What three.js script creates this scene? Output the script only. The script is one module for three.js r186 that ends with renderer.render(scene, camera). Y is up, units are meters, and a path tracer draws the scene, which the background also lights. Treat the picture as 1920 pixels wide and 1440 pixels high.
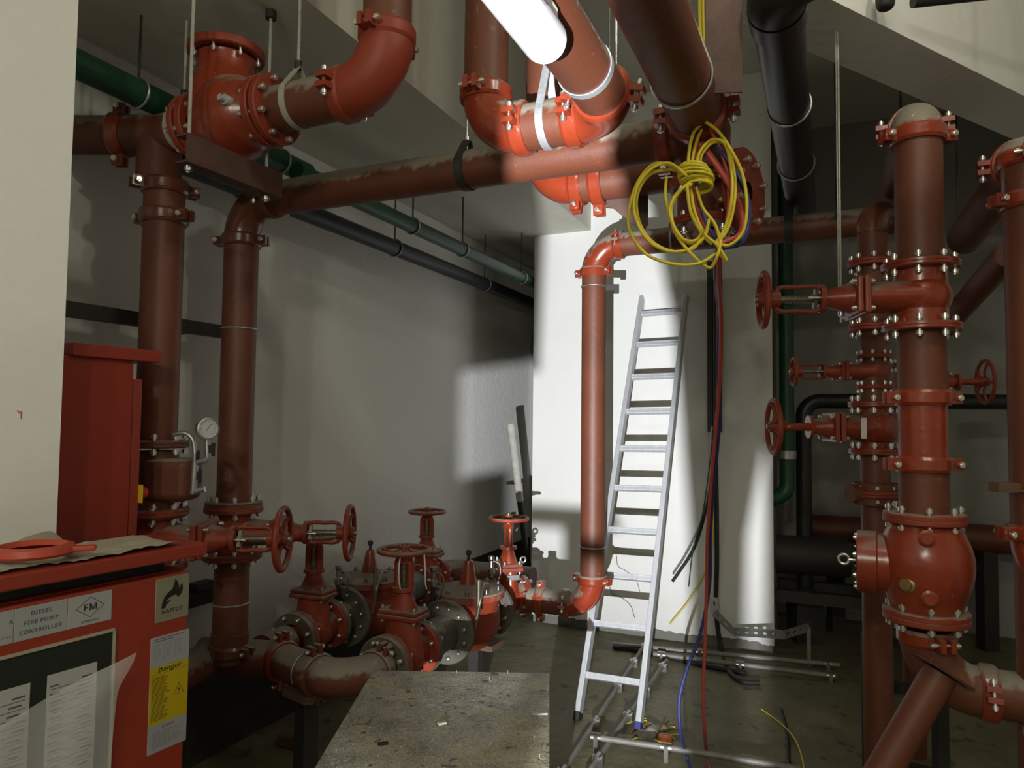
import * as THREE from 'three';
import { mergeGeometries } from 'three/addons/utils/BufferGeometryUtils.js';
import { RoundedBoxGeometry } from 'three/addons/geometries/RoundedBoxGeometry.js';
import { RectAreaLightUniformsLib } from 'three/addons/lights/RectAreaLightUniformsLib.js';

// ---------------------------------------------------------------- camera, light, exposure
const scene = new THREE.Scene();
scene.background = new THREE.Color(0x000000);
const FPX = 1330;                                            // focal length in pixels of a 1920 x 1440 frame
const camera = new THREE.PerspectiveCamera(2 * Math.atan(720 / FPX) * 180 / Math.PI, 4 / 3, 0.02, 60);
camera.position.set(0, 1.6, 0);
camera.rotation.set(2.8 * Math.PI / 180, 0, 0.011, 'YXZ');
camera.updateMatrixWorld(true);
const renderer = new THREE.WebGLRenderer({ antialias: true });
renderer.toneMapping = THREE.LinearToneMapping;
renderer.toneMappingExposure = 1.0;
renderer.shadowMap.enabled = true;
renderer.shadowMap.type = THREE.PCFSoftShadowMap;
RectAreaLightUniformsLib.init();

// hand torch on a stand behind the camera, throwing the cool beam across the pipes and the white column
const TORCH = new THREE.Vector3(-0.35, 1.0, 1.0);
const spot = new THREE.SpotLight(new THREE.Color(0.93, 0.96, 1.0), 160, 0, 34 * Math.PI / 180, 1.0, 2);
spot.position.copy(TORCH);
spot.target.position.set(0.62, 2.2, -4.6);
spot.castShadow = true; spot.shadow.radius = 0.24; spot.shadow.mapSize.set(2048, 2048); spot.shadow.camera.near = 0.05;
scene.add(spot, spot.target);
// fluorescent battens under the ceilings near the camera, above the frame: two lights along each tube
const LAMPS = [{ p: [1.15, 3.6, -1.0], power: 1.5 }, { p: [-0.8, 2.9, 1.35], power: 4.5 }];
for (const { p, power } of LAMPS) for (const s of [-0.3, 0.3]) {
  const l = new THREE.PointLight(new THREE.Color(1.0, 0.975, 0.81), power, 0, 2);
  l.position.set(p[0] + s, p[1] - 0.07, p[2]); l.castShadow = true; l.shadow.radius = 3;
  scene.add(l);
}

// ---------------------------------------------------------------- helpers
const V = (x, y, z) => new THREE.Vector3(x, y, z);
const UP = V(0, 1, 0), AX = V(1, 0, 0), AZ = V(0, 0, 1);
const D1 = V(0.407, 0, -0.914).normalize();                 // along the left wall, away from the camera
const D2 = V(0.914, 0, 0.407).normalize();                  // across the room, to the right
const W0 = V(-1.28, 0, -3.70);                              // a point of the left wall's face
const sc = (v, k) => v.clone().multiplyScalar(k);
const add = (...vs) => vs.reduce((a, b) => a.add(b), V(0, 0, 0));
const off = (p, d, k) => p.clone().addScaledVector(d, k);
function ray(px, py) { return V((px - 960) / FPX, (720 - py) / FPX, -1).applyQuaternion(camera.quaternion); }
const cpos = camera.position;
function Zp(px, py, z) { const r = ray(px, py); return off(cpos, r, z / -r.z); }
function Yp(px, py, h) { const r = ray(px, py); return off(cpos, r, (h - cpos.y) / r.y); }
function planeP(px, py, p0, n) { const r = ray(px, py); return off(cpos, r, p0.clone().sub(cpos).dot(n) / r.dot(n)); }
function wallP(px, py, d) { return planeP(px, py, off(W0, D2, d), D2); }          // d metres in front of the left wall
function rowOf(p) { const q = p.clone().project(camera); return [960 + q.x * 960, 720 - q.y * 720]; }
camera.aspect = 4 / 3; camera.updateProjectionMatrix();
function at(px, z, h) {                                      // point at depth z and height h seen in column px
  let y = 780;
  for (let i = 0; i < 6; i++) y = rowOf(V(Zp(px, y, z).x, h, -z))[1];
  return V(Zp(px, y, z).x, h, -z);
}
function hy(px, py, z) { return Zp(px, py, z).y; }           // height seen in a pixel at depth z

let seed = 7;
const rnd = () => { seed = (seed * 1664525 + 1013904223) >>> 0; return seed / 4294967296; };
const hash = (x, y, z) => { let h = (Math.imul(x, 374761393) + Math.imul(y, 668265263) + Math.imul(z, 2147483647 - 61)) | 0; h = Math.imul(h ^ (h >>> 13), 1274126177); return ((h ^ (h >>> 16)) >>> 0) / 4294967296; };
function noise3(x, y, z) {
  const xi = Math.floor(x), yi = Math.floor(y), zi = Math.floor(z), s = t => t * t * (3 - 2 * t);
  const u = s(x - xi), v = s(y - yi), w = s(z - zi), L = (a, b, t) => a + (b - a) * t;
  return L(L(L(hash(xi, yi, zi), hash(xi + 1, yi, zi), u), L(hash(xi, yi + 1, zi), hash(xi + 1, yi + 1, zi), u), v),
    L(L(hash(xi, yi, zi + 1), hash(xi + 1, yi, zi + 1), u), L(hash(xi, yi + 1, zi + 1), hash(xi + 1, yi + 1, zi + 1), u), v), w);
}
function tnoise(u, v, n, s) {                                // tiling 2D value noise, n cells across
  const x = u * n, y = v * n, xi = Math.floor(x), yi = Math.floor(y), f = t => t * t * (3 - 2 * t), a = f(x - xi), b = f(y - yi);
  const h = (i, j) => hash(((i % n) + n) % n, ((j % n) + n) % n, s);
  return (h(xi, yi) * (1 - a) + h(xi + 1, yi) * a) * (1 - b) + (h(xi, yi + 1) * (1 - a) + h(xi + 1, yi + 1) * a) * b;
}
function fbm(u, v, n, s, o = 4) { let t = 0, w = 0.5, k = 0; for (let i = 0; i < o; i++) { t += w * tnoise(u, v, n, s + i); k += w; w *= 0.5; n *= 2; } return t / k; }

// ---------------------------------------------------------------- textures
function tex(size, fn, srgb, rep = 1) {
  const d = new Uint8Array(size * size * 4);
  for (let j = 0; j < size; j++) for (let i = 0; i < size; i++) {
    const c = fn(i / size, j / size), k = (j * size + i) * 4;
    for (let q = 0; q < 3; q++) d[k + q] = Math.max(0, Math.min(255, Math.round((c.length ? c[q] : c) * 255)));
    d[k + 3] = 255;
  }
  const t = new THREE.DataTexture(d, size, size);
  t.wrapS = t.wrapT = THREE.RepeatWrapping; t.magFilter = THREE.LinearFilter; t.minFilter = THREE.LinearMipmapLinearFilter; t.generateMipmaps = true;
  t.repeat.set(rep, rep); if (srgb) t.colorSpace = THREE.SRGBColorSpace; t.needsUpdate = true;
  return t;
}
const lin2s = x => x <= 0.0031308 ? 12.92 * x : 1.055 * Math.pow(x, 1 / 2.4) - 0.055;
const sc3 = c => c.map(lin2s);
// painted steel: blotches, chips, fine scratches (a multiplier around 0.45; chips are brighter)
const chips = []; for (let i = 0; i < 46; i++) chips.push([rnd(), rnd(), 0.001 + 0.004 * rnd() * rnd(), rnd() * 6.28, 1 + 4 * rnd() * rnd()]);
const paintTex = tex(512, (u, v) => {
  let m = 0.40 + 0.07 * fbm(u, v, 6, 11) + 0.05 * (tnoise(u, v, 120, 5) - 0.5);
  for (const [a, b, r, t, l] of chips) {
    let dx = u - a, dy = v - b; dx -= Math.round(dx); dy -= Math.round(dy);
    const p = dx * Math.cos(t) + dy * Math.sin(t), q = -dx * Math.sin(t) + dy * Math.cos(t);
    if (Math.abs(p) < r * l && Math.abs(q) < r) m = 0.8;
  }
  return lin2s(m);
}, true, 1.6);
const grainBump = tex(256, (u, v) => fbm(u, v, 24, 31, 4), false, 3);
const plasterBump = tex(512, (u, v) => 0.6 * fbm(u, v, 8, 41, 5) + 0.4 * fbm(u, v, 60, 47, 2), false, 0.5);
const plasterTex = tex(1024, (u, v) => {
  const b = 0.96 + 0.05 * (fbm(u, v, 5, 51, 5) - 0.5) + 0.02 * (tnoise(u, v, 200, 3) - 0.5);
  const st = 1;
  return sc3([b * st, b * st * 0.995, b * st * 0.98]);
}, true, 0.4);
const floorTex = tex(1024, (u, v) => {
  const a = fbm(u, v, 4, 71, 6), b = fbm(u, v, 22, 77, 4), g = tnoise(u, v, 240, 9);
  const k = 0.62 + 0.55 * (a - 0.5) + 0.35 * (b - 0.5) + 0.16 * (g - 0.5);
  const spot = fbm(u, v, 40, 83, 2) > 0.79 ? 0.55 : 1;
  return sc3([k * spot, k * spot * 0.96, k * spot * 0.78]);
}, true, 0.3);
const floorRough = tex(512, (u, v) => 0.42 + 0.45 * fbm(u, v, 5, 91, 5), false, 0.3);
const boardTex = tex(1024, (u, v) => {
  const gr = fbm(u * 1, v, 6, 101, 5), s = tnoise(u, v * 1, 180, 107), st = fbm(v, u, 14, 113, 4);
  let k = 0.5 + 0.5 * (gr - 0.5) + 0.4 * (s - 0.5) + 0.3 * (st - 0.5);
  if (tnoise(u, v, 150, 131) > 0.93) k += 0.5;
  if (fbm(u, v, 26, 137, 2) > 0.80) k *= 0.35;
  const y = fbm(u, v, 7, 139, 3) > 0.66 ? 0.12 : 0;
  return sc3([k + y * 0.6, k * 0.98 + y * 0.5, k * 0.88 - y * 0.2].map(x => Math.max(0.02, x)));
}, true, 1.4);
const boardBump = tex(512, (u, v) => 0.5 * tnoise(u, v, 150, 131) + 0.5 * fbm(u, v, 30, 141, 3), false, 1.4);
const metalTex = tex(256, (u, v) => lin2s(0.72 + 0.3 * (fbm(u, v, 10, 151, 4) - 0.5) + 0.2 * (tnoise(u, v, 90, 7) - 0.5)), true, 2);

// ---------------------------------------------------------------- materials
const std = (c, r, m = 0, x = {}) => new THREE.MeshStandardMaterial({ color: Array.isArray(c) ? new THREE.Color().setRGB(...c) : c, roughness: r, metalness: m, ...x });
const C = { pipe: [0.31, 0.092, 0.044], red: [0.6, 0.086, 0.031], dust: [0.62, 0.56, 0.45], black: [0.03, 0.034, 0.036], green: [0.03, 0.17, 0.1], grey: [0.5, 0.5, 0.5] };
const painted = (r, x = {}) => new THREE.MeshPhysicalMaterial({ color: 0xffffff, vertexColors: true, map: paintTex, roughness: r, bumpMap: grainBump, bumpScale: 0.0006, ...x });
const M = {
  gloss: painted(0.28, { clearcoat: 0.35, clearcoatRoughness: 0.2 }), satin: painted(0.52), matt: painted(0.62),
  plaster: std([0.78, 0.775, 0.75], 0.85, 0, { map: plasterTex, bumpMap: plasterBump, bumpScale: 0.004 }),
  shadedPlaster: std([0.36, 0.355, 0.335], 0.85, 0, { map: plasterTex, bumpMap: plasterBump, bumpScale: 0.004 }),  // white plaster darkened: the back wall's shade is in the colour
  ceiling: std([0.62, 0.6, 0.52], 0.9, 0, { map: plasterTex, bumpMap: plasterBump, bumpScale: 0.004 }),
  cement: std([0.2, 0.195, 0.17], 0.9, 0, { map: plasterTex, bumpMap: plasterBump, bumpScale: 0.012 }),
  floor: std([0.25, 0.235, 0.16], 1, 0, { map: floorTex, roughnessMap: floorRough, bumpMap: plasterBump, bumpScale: 0.008 }),
  board: std([0.5, 0.485, 0.44], 0.5, 0, { map: boardTex, bumpMap: boardBump, bumpScale: 0.0012 }),
  steel: std([0.62, 0.61, 0.58], 0.32, 1, { map: metalTex }),
  zinc: std([0.7, 0.71, 0.72], 0.4, 0.85, { map: metalTex }),
  alu: std([0.78, 0.8, 0.83], 0.5, 0.35, { map: metalTex }),
  brass: std([0.55, 0.42, 0.2], 0.4, 0.9, { map: metalTex }),
  stem: std([0.36, 0.33, 0.24], 0.45, 0.8, { map: metalTex }),
  bolt: std([0.8, 0.79, 0.74], 0.28, 0.9),
  darkSteel: std([0.045, 0.042, 0.037], 0.6, 0.3), brownSteel: std([0.12, 0.058, 0.04], 0.6, 0.1, { map: metalTex }),
  rubber: std([0.015, 0.015, 0.016], 0.6), blackPipe: std([0.016, 0.017, 0.018], 0.38), greenPipe: std([0.012, 0.07, 0.034], 0.42), petrol: std([0.02, 0.028, 0.03], 0.45),
  strap: std([0.55, 0.54, 0.47], 0.7, 0, { map: metalTex }), strapZinc: std([0.55, 0.57, 0.6], 0.5, 0.4, { map: metalTex }),
  yellow: std([0.72, 0.58, 0.03], 0.45), redCable: std([0.5, 0.075, 0.06], 0.5), blueCable: std([0.04, 0.05, 0.22], 0.5),
  conduit: std([0.36, 0.35, 0.31], 0.6, 0.35, { map: metalTex }),
  opal: std([0.74, 0.74, 0.77], 0.35), white: std([0.75, 0.75, 0.74], 0.5), cabinet: std([0.3, 0.034, 0.015], 0.42, 0, { bumpMap: grainBump, bumpScale: 0.0004 }),
  dust: std([0.42, 0.38, 0.29], 0.95, 0, { map: plasterTex, bumpMap: plasterBump, bumpScale: 0.006 }),
  timber: std([0.25, 0.18, 0.11], 0.8, 0, { map: metalTex }), rust: std([0.18, 0.1, 0.06], 0.8, 0, { map: metalTex }),
  film: new THREE.MeshPhysicalMaterial({ color: 0xffffff, transmission: 0.66, roughness: 0.16, thickness: 0, side: THREE.DoubleSide }),
  glass: new THREE.MeshPhysicalMaterial({ color: 0xffffff, transmission: 1, roughness: 0.05, thickness: 0 }),
  tube: std([0.9, 0.9, 0.85], 0.4, 0, { emissive: new THREE.Color(1, 0.95, 0.82), emissiveIntensity: 2 }),
  lens: std([0.9, 0.9, 0.9], 0.3, 0, { emissive: new THREE.Color(0.93, 0.96, 1), emissiveIntensity: 2 }),
};

// ---------------------------------------------------------------- objects and parts
const names = {}, offsets = new Map();
function numbered(n) { const k = names[n] = (names[n] ?? -1) + 1; return k ? n + '_' + String(k).padStart(3, '0') : n; }
function tag(o, label, category, group) { o.userData = { label, category }; if (group) o.userData.group = group; return o; }
function thing(name, label, category, pos = V(0, 0, 0), group) {
  const o = new THREE.Group(); o.name = numbered(name); o.position.copy(pos); scene.add(o); offsets.set(o, pos.clone());
  return tag(o, label, category, group);
}
function part(parent, name, geo, mat, label) {               // geometry in the world's coordinates, or the thing's own when it stands at the origin
  if (Array.isArray(geo)) geo = merge(geo);
  const o = offsets.get(parent);
  if (o && o.lengthSq() > 0) geo.translate(-o.x, -o.y, -o.z);
  const m = new THREE.Mesh(geo, mat); m.name = name; m.castShadow = m.receiveShadow = true;
  offsets.set(m, o ?? V(0, 0, 0)); parent.add(m);
  if (label) m.userData.label = label;
  return m;
}
function solo(name, geo, mat, label, category, group) {      // a thing that is one mesh
  if (Array.isArray(geo)) geo = merge(geo);
  geo.computeBoundingBox(); const b = geo.boundingBox, c = V((b.min.x + b.max.x) / 2, b.min.y, (b.min.z + b.max.z) / 2);
  geo.translate(-c.x, -c.y, -c.z);
  const m = new THREE.Mesh(geo, mat); m.name = numbered(name); m.position.copy(c); m.castShadow = m.receiveShadow = true; scene.add(m);
  return tag(m, label, category, group);
}
function struct(name, geo, mat) {
  if (Array.isArray(geo)) geo = merge(geo);
  const m = new THREE.Mesh(geo, mat); m.name = name; m.userData.kind = 'structure'; m.castShadow = m.receiveShadow = true; scene.add(m); return m;
}
function merge(gs) {
  gs = gs.map(g => g.index ? g.toNonIndexed() : g);
  const hasC = gs.some(g => g.attributes.color);
  for (const g of gs) {
    for (const k of Object.keys(g.attributes)) if (!['position', 'normal', 'uv', 'color'].includes(k)) g.deleteAttribute(k);
    if (hasC && !g.attributes.color) g.setAttribute('color', new THREE.BufferAttribute(new Float32Array(g.attributes.position.count * 3).fill(0.5), 3));
  }
  return mergeGeometries(gs);
}
// settled dust is a matter of its own in the photograph (beige, grainy, with a ragged outline on the tops of pipes and fittings)
function tint(g, base, dust = 0, up = UP) {
  const p = g.attributes.position, n = g.attributes.normal, c = new Float32Array(p.count * 3);
  for (let i = 0; i < p.count; i++) {
    const x = p.getX(i), y = p.getY(i), z = p.getZ(i);
    const k = 0.9 + 0.2 * noise3(x * 7 + 40, y * 7 + 40, z * 7 + 40);
    let d = 0;
    if (dust) {
      const t = n.getX(i) * up.x + n.getY(i) * up.y + n.getZ(i) * up.z;
      const e = t - (1 - dust) - 0.3 * (noise3(x * 6 + 9, y * 6 + 9, z * 6 + 9) - 0.5) - 0.5 * (noise3(x * 70 + 9, y * 55 + 9, z * 55 + 9) - 0.5);
      d = Math.max(0, Math.min(1, (e + 0.1) / 0.2));
      d *= 0.9;
    }
    for (let q = 0; q < 3; q++) c[i * 3 + q] = base[q] * k * (1 - d) + C.dust[q] * d;
  }
  g.setAttribute('color', new THREE.BufferAttribute(c, 3));
  return g;
}
function basisQ(y, x) {                                      // quaternion that turns local y to y, and local x near x
  y = y.clone().normalize();
  x = (x ?? (Math.abs(y.x) < 0.9 ? AX : AZ)).clone(); x.addScaledVector(y, -x.dot(y)).normalize();
  return new THREE.Quaternion().setFromRotationMatrix(new THREE.Matrix4().makeBasis(x, y, x.clone().cross(y)));
}
const put = (g, p, y, x) => g.applyQuaternion(basisQ(y, x)).translate(p.x, p.y, p.z);
function sweep(pts, r, o = {}) {                             // round bar along a polyline, uv in metres
  const n = pts.length, seg = o.seg ?? 32, pos = [], nor = [], uv = [], idx = [];
  const tan = pts.map((p, i) => pts[Math.min(n - 1, i + 1)].clone().sub(pts[Math.max(0, i - 1)]).normalize());
  let a = (o.ref ?? (Math.abs(tan[0].y) < 0.9 ? UP : AZ)).clone(); a.addScaledVector(tan[0], -a.dot(tan[0])).normalize();
  let L = 0; const rr = i => typeof r === 'function' ? r(i / (n - 1)) : r;
  for (let i = 0; i < n; i++) {
    if (i) { L += pts[i].distanceTo(pts[i - 1]); a.addScaledVector(tan[i], -a.dot(tan[i])).normalize(); }
    const b = tan[i].clone().cross(a), R = rr(i);
    for (let j = 0; j <= seg; j++) {
      const t = j / seg * Math.PI * 2, d = a.clone().multiplyScalar(Math.cos(t)).addScaledVector(b, Math.sin(t));
      pos.push(pts[i].x + d.x * R, pts[i].y + d.y * R, pts[i].z + d.z * R); nor.push(d.x, d.y, d.z); uv.push(j / seg * 6.283 * rr(0), L);
    }
  }
  for (let i = 0; i < n - 1; i++) for (let j = 0; j < seg; j++) { const k = i * (seg + 1) + j; idx.push(k, k + 1, k + seg + 1, k + 1, k + seg + 2, k + seg + 1); }
  if (o.caps !== false) for (const [e, s] of [[0, -1], [n - 1, 1]]) {
    const c = pos.length / 3, t = sc(tan[e], s); pos.push(pts[e].x, pts[e].y, pts[e].z); nor.push(t.x, t.y, t.z); uv.push(0, 0);
    for (let j = 0; j <= seg; j++) { const k = (e * (seg + 1) + j) * 3; pos.push(pos[k], pos[k + 1], pos[k + 2]); nor.push(t.x, t.y, t.z); uv.push(pos[k] - pts[e].x, pos[k + 1] - pts[e].y); }
    for (let j = 0; j < seg; j++) s > 0 ? idx.push(c, c + 1 + j, c + 2 + j) : idx.push(c, c + 2 + j, c + 1 + j);
  }
  const g = new THREE.BufferGeometry();
  g.setAttribute('position', new THREE.Float32BufferAttribute(pos, 3)); g.setAttribute('normal', new THREE.Float32BufferAttribute(nor, 3)); g.setAttribute('uv', new THREE.Float32BufferAttribute(uv, 2)); g.setIndex(idx);
  return g;
}
function line(a, b, step = 0.05) { const n = Math.max(1, Math.ceil(a.distanceTo(b) / step)); return Array.from({ length: n + 1 }, (_, i) => a.clone().lerp(b, i / n)); }
const rod = (a, b, r, seg = 24, step = 9) => sweep(line(a, b, step), r, { seg });
function curve(pts, n = 60) { return new THREE.CatmullRomCurve3(pts, false, 'centripetal').getPoints(n); }
function arc(p, a, b, R, n = 18) {                           // quarter bend: comes along a, leaves along b, corner at p
  const th = Math.acos(Math.max(-1, Math.min(1, a.dot(b)))), d = R * Math.tan(th / 2), s = off(p, a, -d);
  const nrm = b.clone().addScaledVector(a, -b.dot(a)).normalize(), c = off(s, nrm, R);
  return { pts: Array.from({ length: n + 1 }, (_, i) => { const t = th * i / n; return c.clone().addScaledVector(nrm, -R * Math.cos(t)).addScaledVector(a, R * Math.sin(t)); }), d };
}
function outward(prof) {                                     // profiles run so that the surface faces outward
  const q = [...prof, [0, prof.at(-1)[1]], [0, prof[0][1]]]; let a = 0;
  for (let i = 0; i < q.length; i++) { const [x0, y0] = q[i], [x1, y1] = q[(i + 1) % q.length]; a += x0 * y1 - x1 * y0; }
  return a < 0 ? [...prof].reverse() : prof;
}
function lathe(prof, p, axis, seg = 40, x) {                 // prof: [radius, distance along the axis]
  prof = outward(prof);
  const pts = prof.map(([r, t]) => new THREE.Vector2(Math.max(r, 1e-5), t)), out = [];
  for (let i = 0; i < pts.length - 1; i++) {                 // hard edges: one band per profile step
    if (pts[i].distanceTo(pts[i + 1]) < 1e-6) continue;
    const g = new THREE.LatheGeometry([pts[i], pts[i + 1]], seg);
    const u = g.attributes.uv; for (let k = 0; k < u.count; k++) u.setXY(k, u.getX(k) * 6.283 * pts[i].x, pts[i].y + u.getY(k) * 0.05);
    out.push(g);
  }
  return put(mergeGeometries(out), p, axis, x);
}
function smoothLathe(prof, p, axis, seg = 40, x) {
  prof = outward(prof);
  const c = new THREE.SplineCurve(prof.map(([r, t]) => new THREE.Vector2(r, t))).getPoints(prof.length * 5);
  const g = new THREE.LatheGeometry(c.map(q => new THREE.Vector2(Math.max(q.x, 1e-5), q.y)), seg); g.computeVertexNormals();
  const u = g.attributes.uv; for (let k = 0; k < u.count; k++) u.setXY(k, u.getX(k) * 0.6, u.getY(k) * 0.4);
  return put(g, p, axis, x);
}
function box(w, h, d, p, x = AX, y = UP, r = 0) {            // centred box, w along x, h along y
  const g = r ? new RoundedBoxGeometry(w, h, d, 2, r) : new THREE.BoxGeometry(w, h, d);
  if (!r) { const u = g.attributes.uv, s = [[d, h], [d, h], [w, d], [w, d], [w, h], [w, h]]; for (let k = 0; k < 24; k++) { const [a, b] = s[k >> 2]; u.setXY(k, u.getX(k) * a, u.getY(k) * b); } }
  return put(g, p, y, x);
}
function prism(poly, y0, y1) {                               // upright prism over a plan polygon of [x, z]
  const s = new THREE.Shape(poly.map(([x, z]) => new THREE.Vector2(x, -z)));
  return new THREE.ExtrudeGeometry(s, { depth: y1 - y0, bevelEnabled: false }).rotateX(-Math.PI / 2).translate(0, y0, 0);
}
function plate(pts2, th, o, x, y) {                          // flat plate: outline in (x, y), thickness th along x cross y
  const g = new THREE.ExtrudeGeometry(new THREE.Shape(pts2.map(([a, b]) => new THREE.Vector2(a, b))), { depth: th, bevelEnabled: false });
  return put(g, o, y, x);
}
// bolts share their geometry
const boltG = {};
function boltGeo(len, r) {
  const k = len.toFixed(3) + r.toFixed(4);
  return boltG[k] ??= merge([new THREE.CylinderGeometry(r * 0.55, r * 0.55, len, 8), new THREE.CylinderGeometry(r, r, r * 1.1, 6).translate(0, len / 2 - r, 0), new THREE.CylinderGeometry(r, r, r * 1.1, 6).translate(0, -len / 2 + r, 0)]);
}
function bolt(parent, p, axis, len, r, mat = M.bolt) {
  const m = new THREE.Mesh(boltGeo(len, r), mat), o = offsets.get(parent) ?? V(0, 0, 0);
  m.name = 'bolt'; m.castShadow = m.receiveShadow = true; m.position.copy(p).sub(o); m.quaternion.copy(basisQ(axis)); parent.add(m);
}
function flange(parent, p, axis, r, R, th, n, o = {}) {
  const g = lathe([[r, -th / 2], [R - 0.004, -th / 2], [R, -th / 2 + 0.004], [R, -0.0015], [R - 0.003, 0], [R, 0.0015], [R, th / 2 - 0.004], [R - 0.004, th / 2], [r, th / 2]], p, axis);
  const f = part(parent, 'flange', tint(g, o.color ?? C.red, o.dust ?? 0, o.up), o.mat ?? M.satin);
  const q = basisQ(axis, o.ref), rb = r + (R - r) * 0.62;
  for (let i = 0; i < n; i++) { const t = (i + 0.5) / n * 6.283; bolt(f, off(p, V(Math.cos(t), 0, Math.sin(t)).applyQuaternion(q), rb), axis, th + 0.05, 0.0115); }
  return f;
}
function coupling(parent, p, axis, r, ear, o = {}) {         // grooved coupling with two bolted ears
  const w = 0.026, k = r / 0.074, a = axis.clone().normalize(); ear = ear.clone().normalize(); if (Math.abs(ear.dot(a)) > 0.95) ear = V(-a.z, 0.2, a.x); ear.addScaledVector(a, -ear.dot(a)).normalize();
  const side = a.clone().cross(ear), G = [lathe([[r, -w], [r * 1.12, -w], [r * 1.2, -w * 0.6], [r * 1.2, w * 0.6], [r * 1.12, w], [r, w]], p, axis)];
  for (const s of [-1, 1]) for (const t of [-1, 1]) G.push(box(0.056 * k, 0.017, 0.04, add(p, sc(ear, s * (r * 1.2 + 0.006 * k)), sc(side, t * 0.016)), ear, side));
  const c = part(parent, 'coupling', tint(merge(G), o.color ?? C.red, o.dust ?? 0.15, o.up), o.mat ?? M.gloss);
  for (const s of [-1, 1]) bolt(c, off(p, ear, s * (r * 1.2 + 0.016 * k)), side, 0.095, 0.0105);
  return c;
}
function tube(parent, a, b, r, o = {}) { return part(parent, o.name ?? 'pipe', tint(sweep(line(a, b, 0.014), r, { seg: 64 }), o.color ?? C.pipe, o.dust ?? 0, o.up), o.mat ?? M.satin); }
function elbow(parent, p, a, b, r, R, o = {}) { const A = arc(p, a, b, R, 34); part(parent, 'elbow', tint(sweep(A.pts, r * (o.fat ?? 1.04), { seg: 64 }), o.color ?? C.red, o.dust ?? 0, o.up), o.mat ?? M.gloss); return A.d; }
function run(parent, pts, r, o = {}) {                       // pipe with bends; couplings at both ends of each bend
  const n = pts.length, R = o.R ?? r * 2.3; let from = pts[0];
  for (let i = 1; i < n; i++) {
    const a = pts[i].clone().sub(pts[i - 1]).normalize();
    if (i < n - 1) {
      const b = pts[i + 1].clone().sub(pts[i]).normalize(), d = elbow(parent, pts[i], a, b, r, R, { color: o.fit, dust: o.dustFit ?? o.dust, mat: o.fitMat, fat: o.fat });
      const s = off(pts[i], a, -d), e = off(pts[i], b, d);
      tube(parent, from, s, r, o);
      if (o.couple !== false) { coupling(parent, s, a, r, o.ear ?? a.clone().cross(b), { color: o.fit, dust: o.dustFit, mat: o.fitMat }); coupling(parent, e, b, r, o.ear ?? a.clone().cross(b), { color: o.fit, dust: o.dustFit, mat: o.fitMat }); }
      from = e;
    } else tube(parent, from, pts[i], r, o);
  }
}
function wheelGeo(R, t = 0.011, spokes = 5) {                // handwheel in the xz plane
  const G = [new THREE.TorusGeometry(R - t, t, 10, 44).rotateX(Math.PI / 2), new THREE.CylinderGeometry(0.024, 0.028, 0.04, 20)];
  for (let i = 0; i < spokes; i++) { const a = i / spokes * 6.283; G.push(sweep(curve([V(0.015, 0, 0), V(R * 0.5, -0.012, 0), V(R - t, 0, 0)], 8), 0.0085, { seg: 8 }).rotateY(a)); }
  return merge(G);
}
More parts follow.
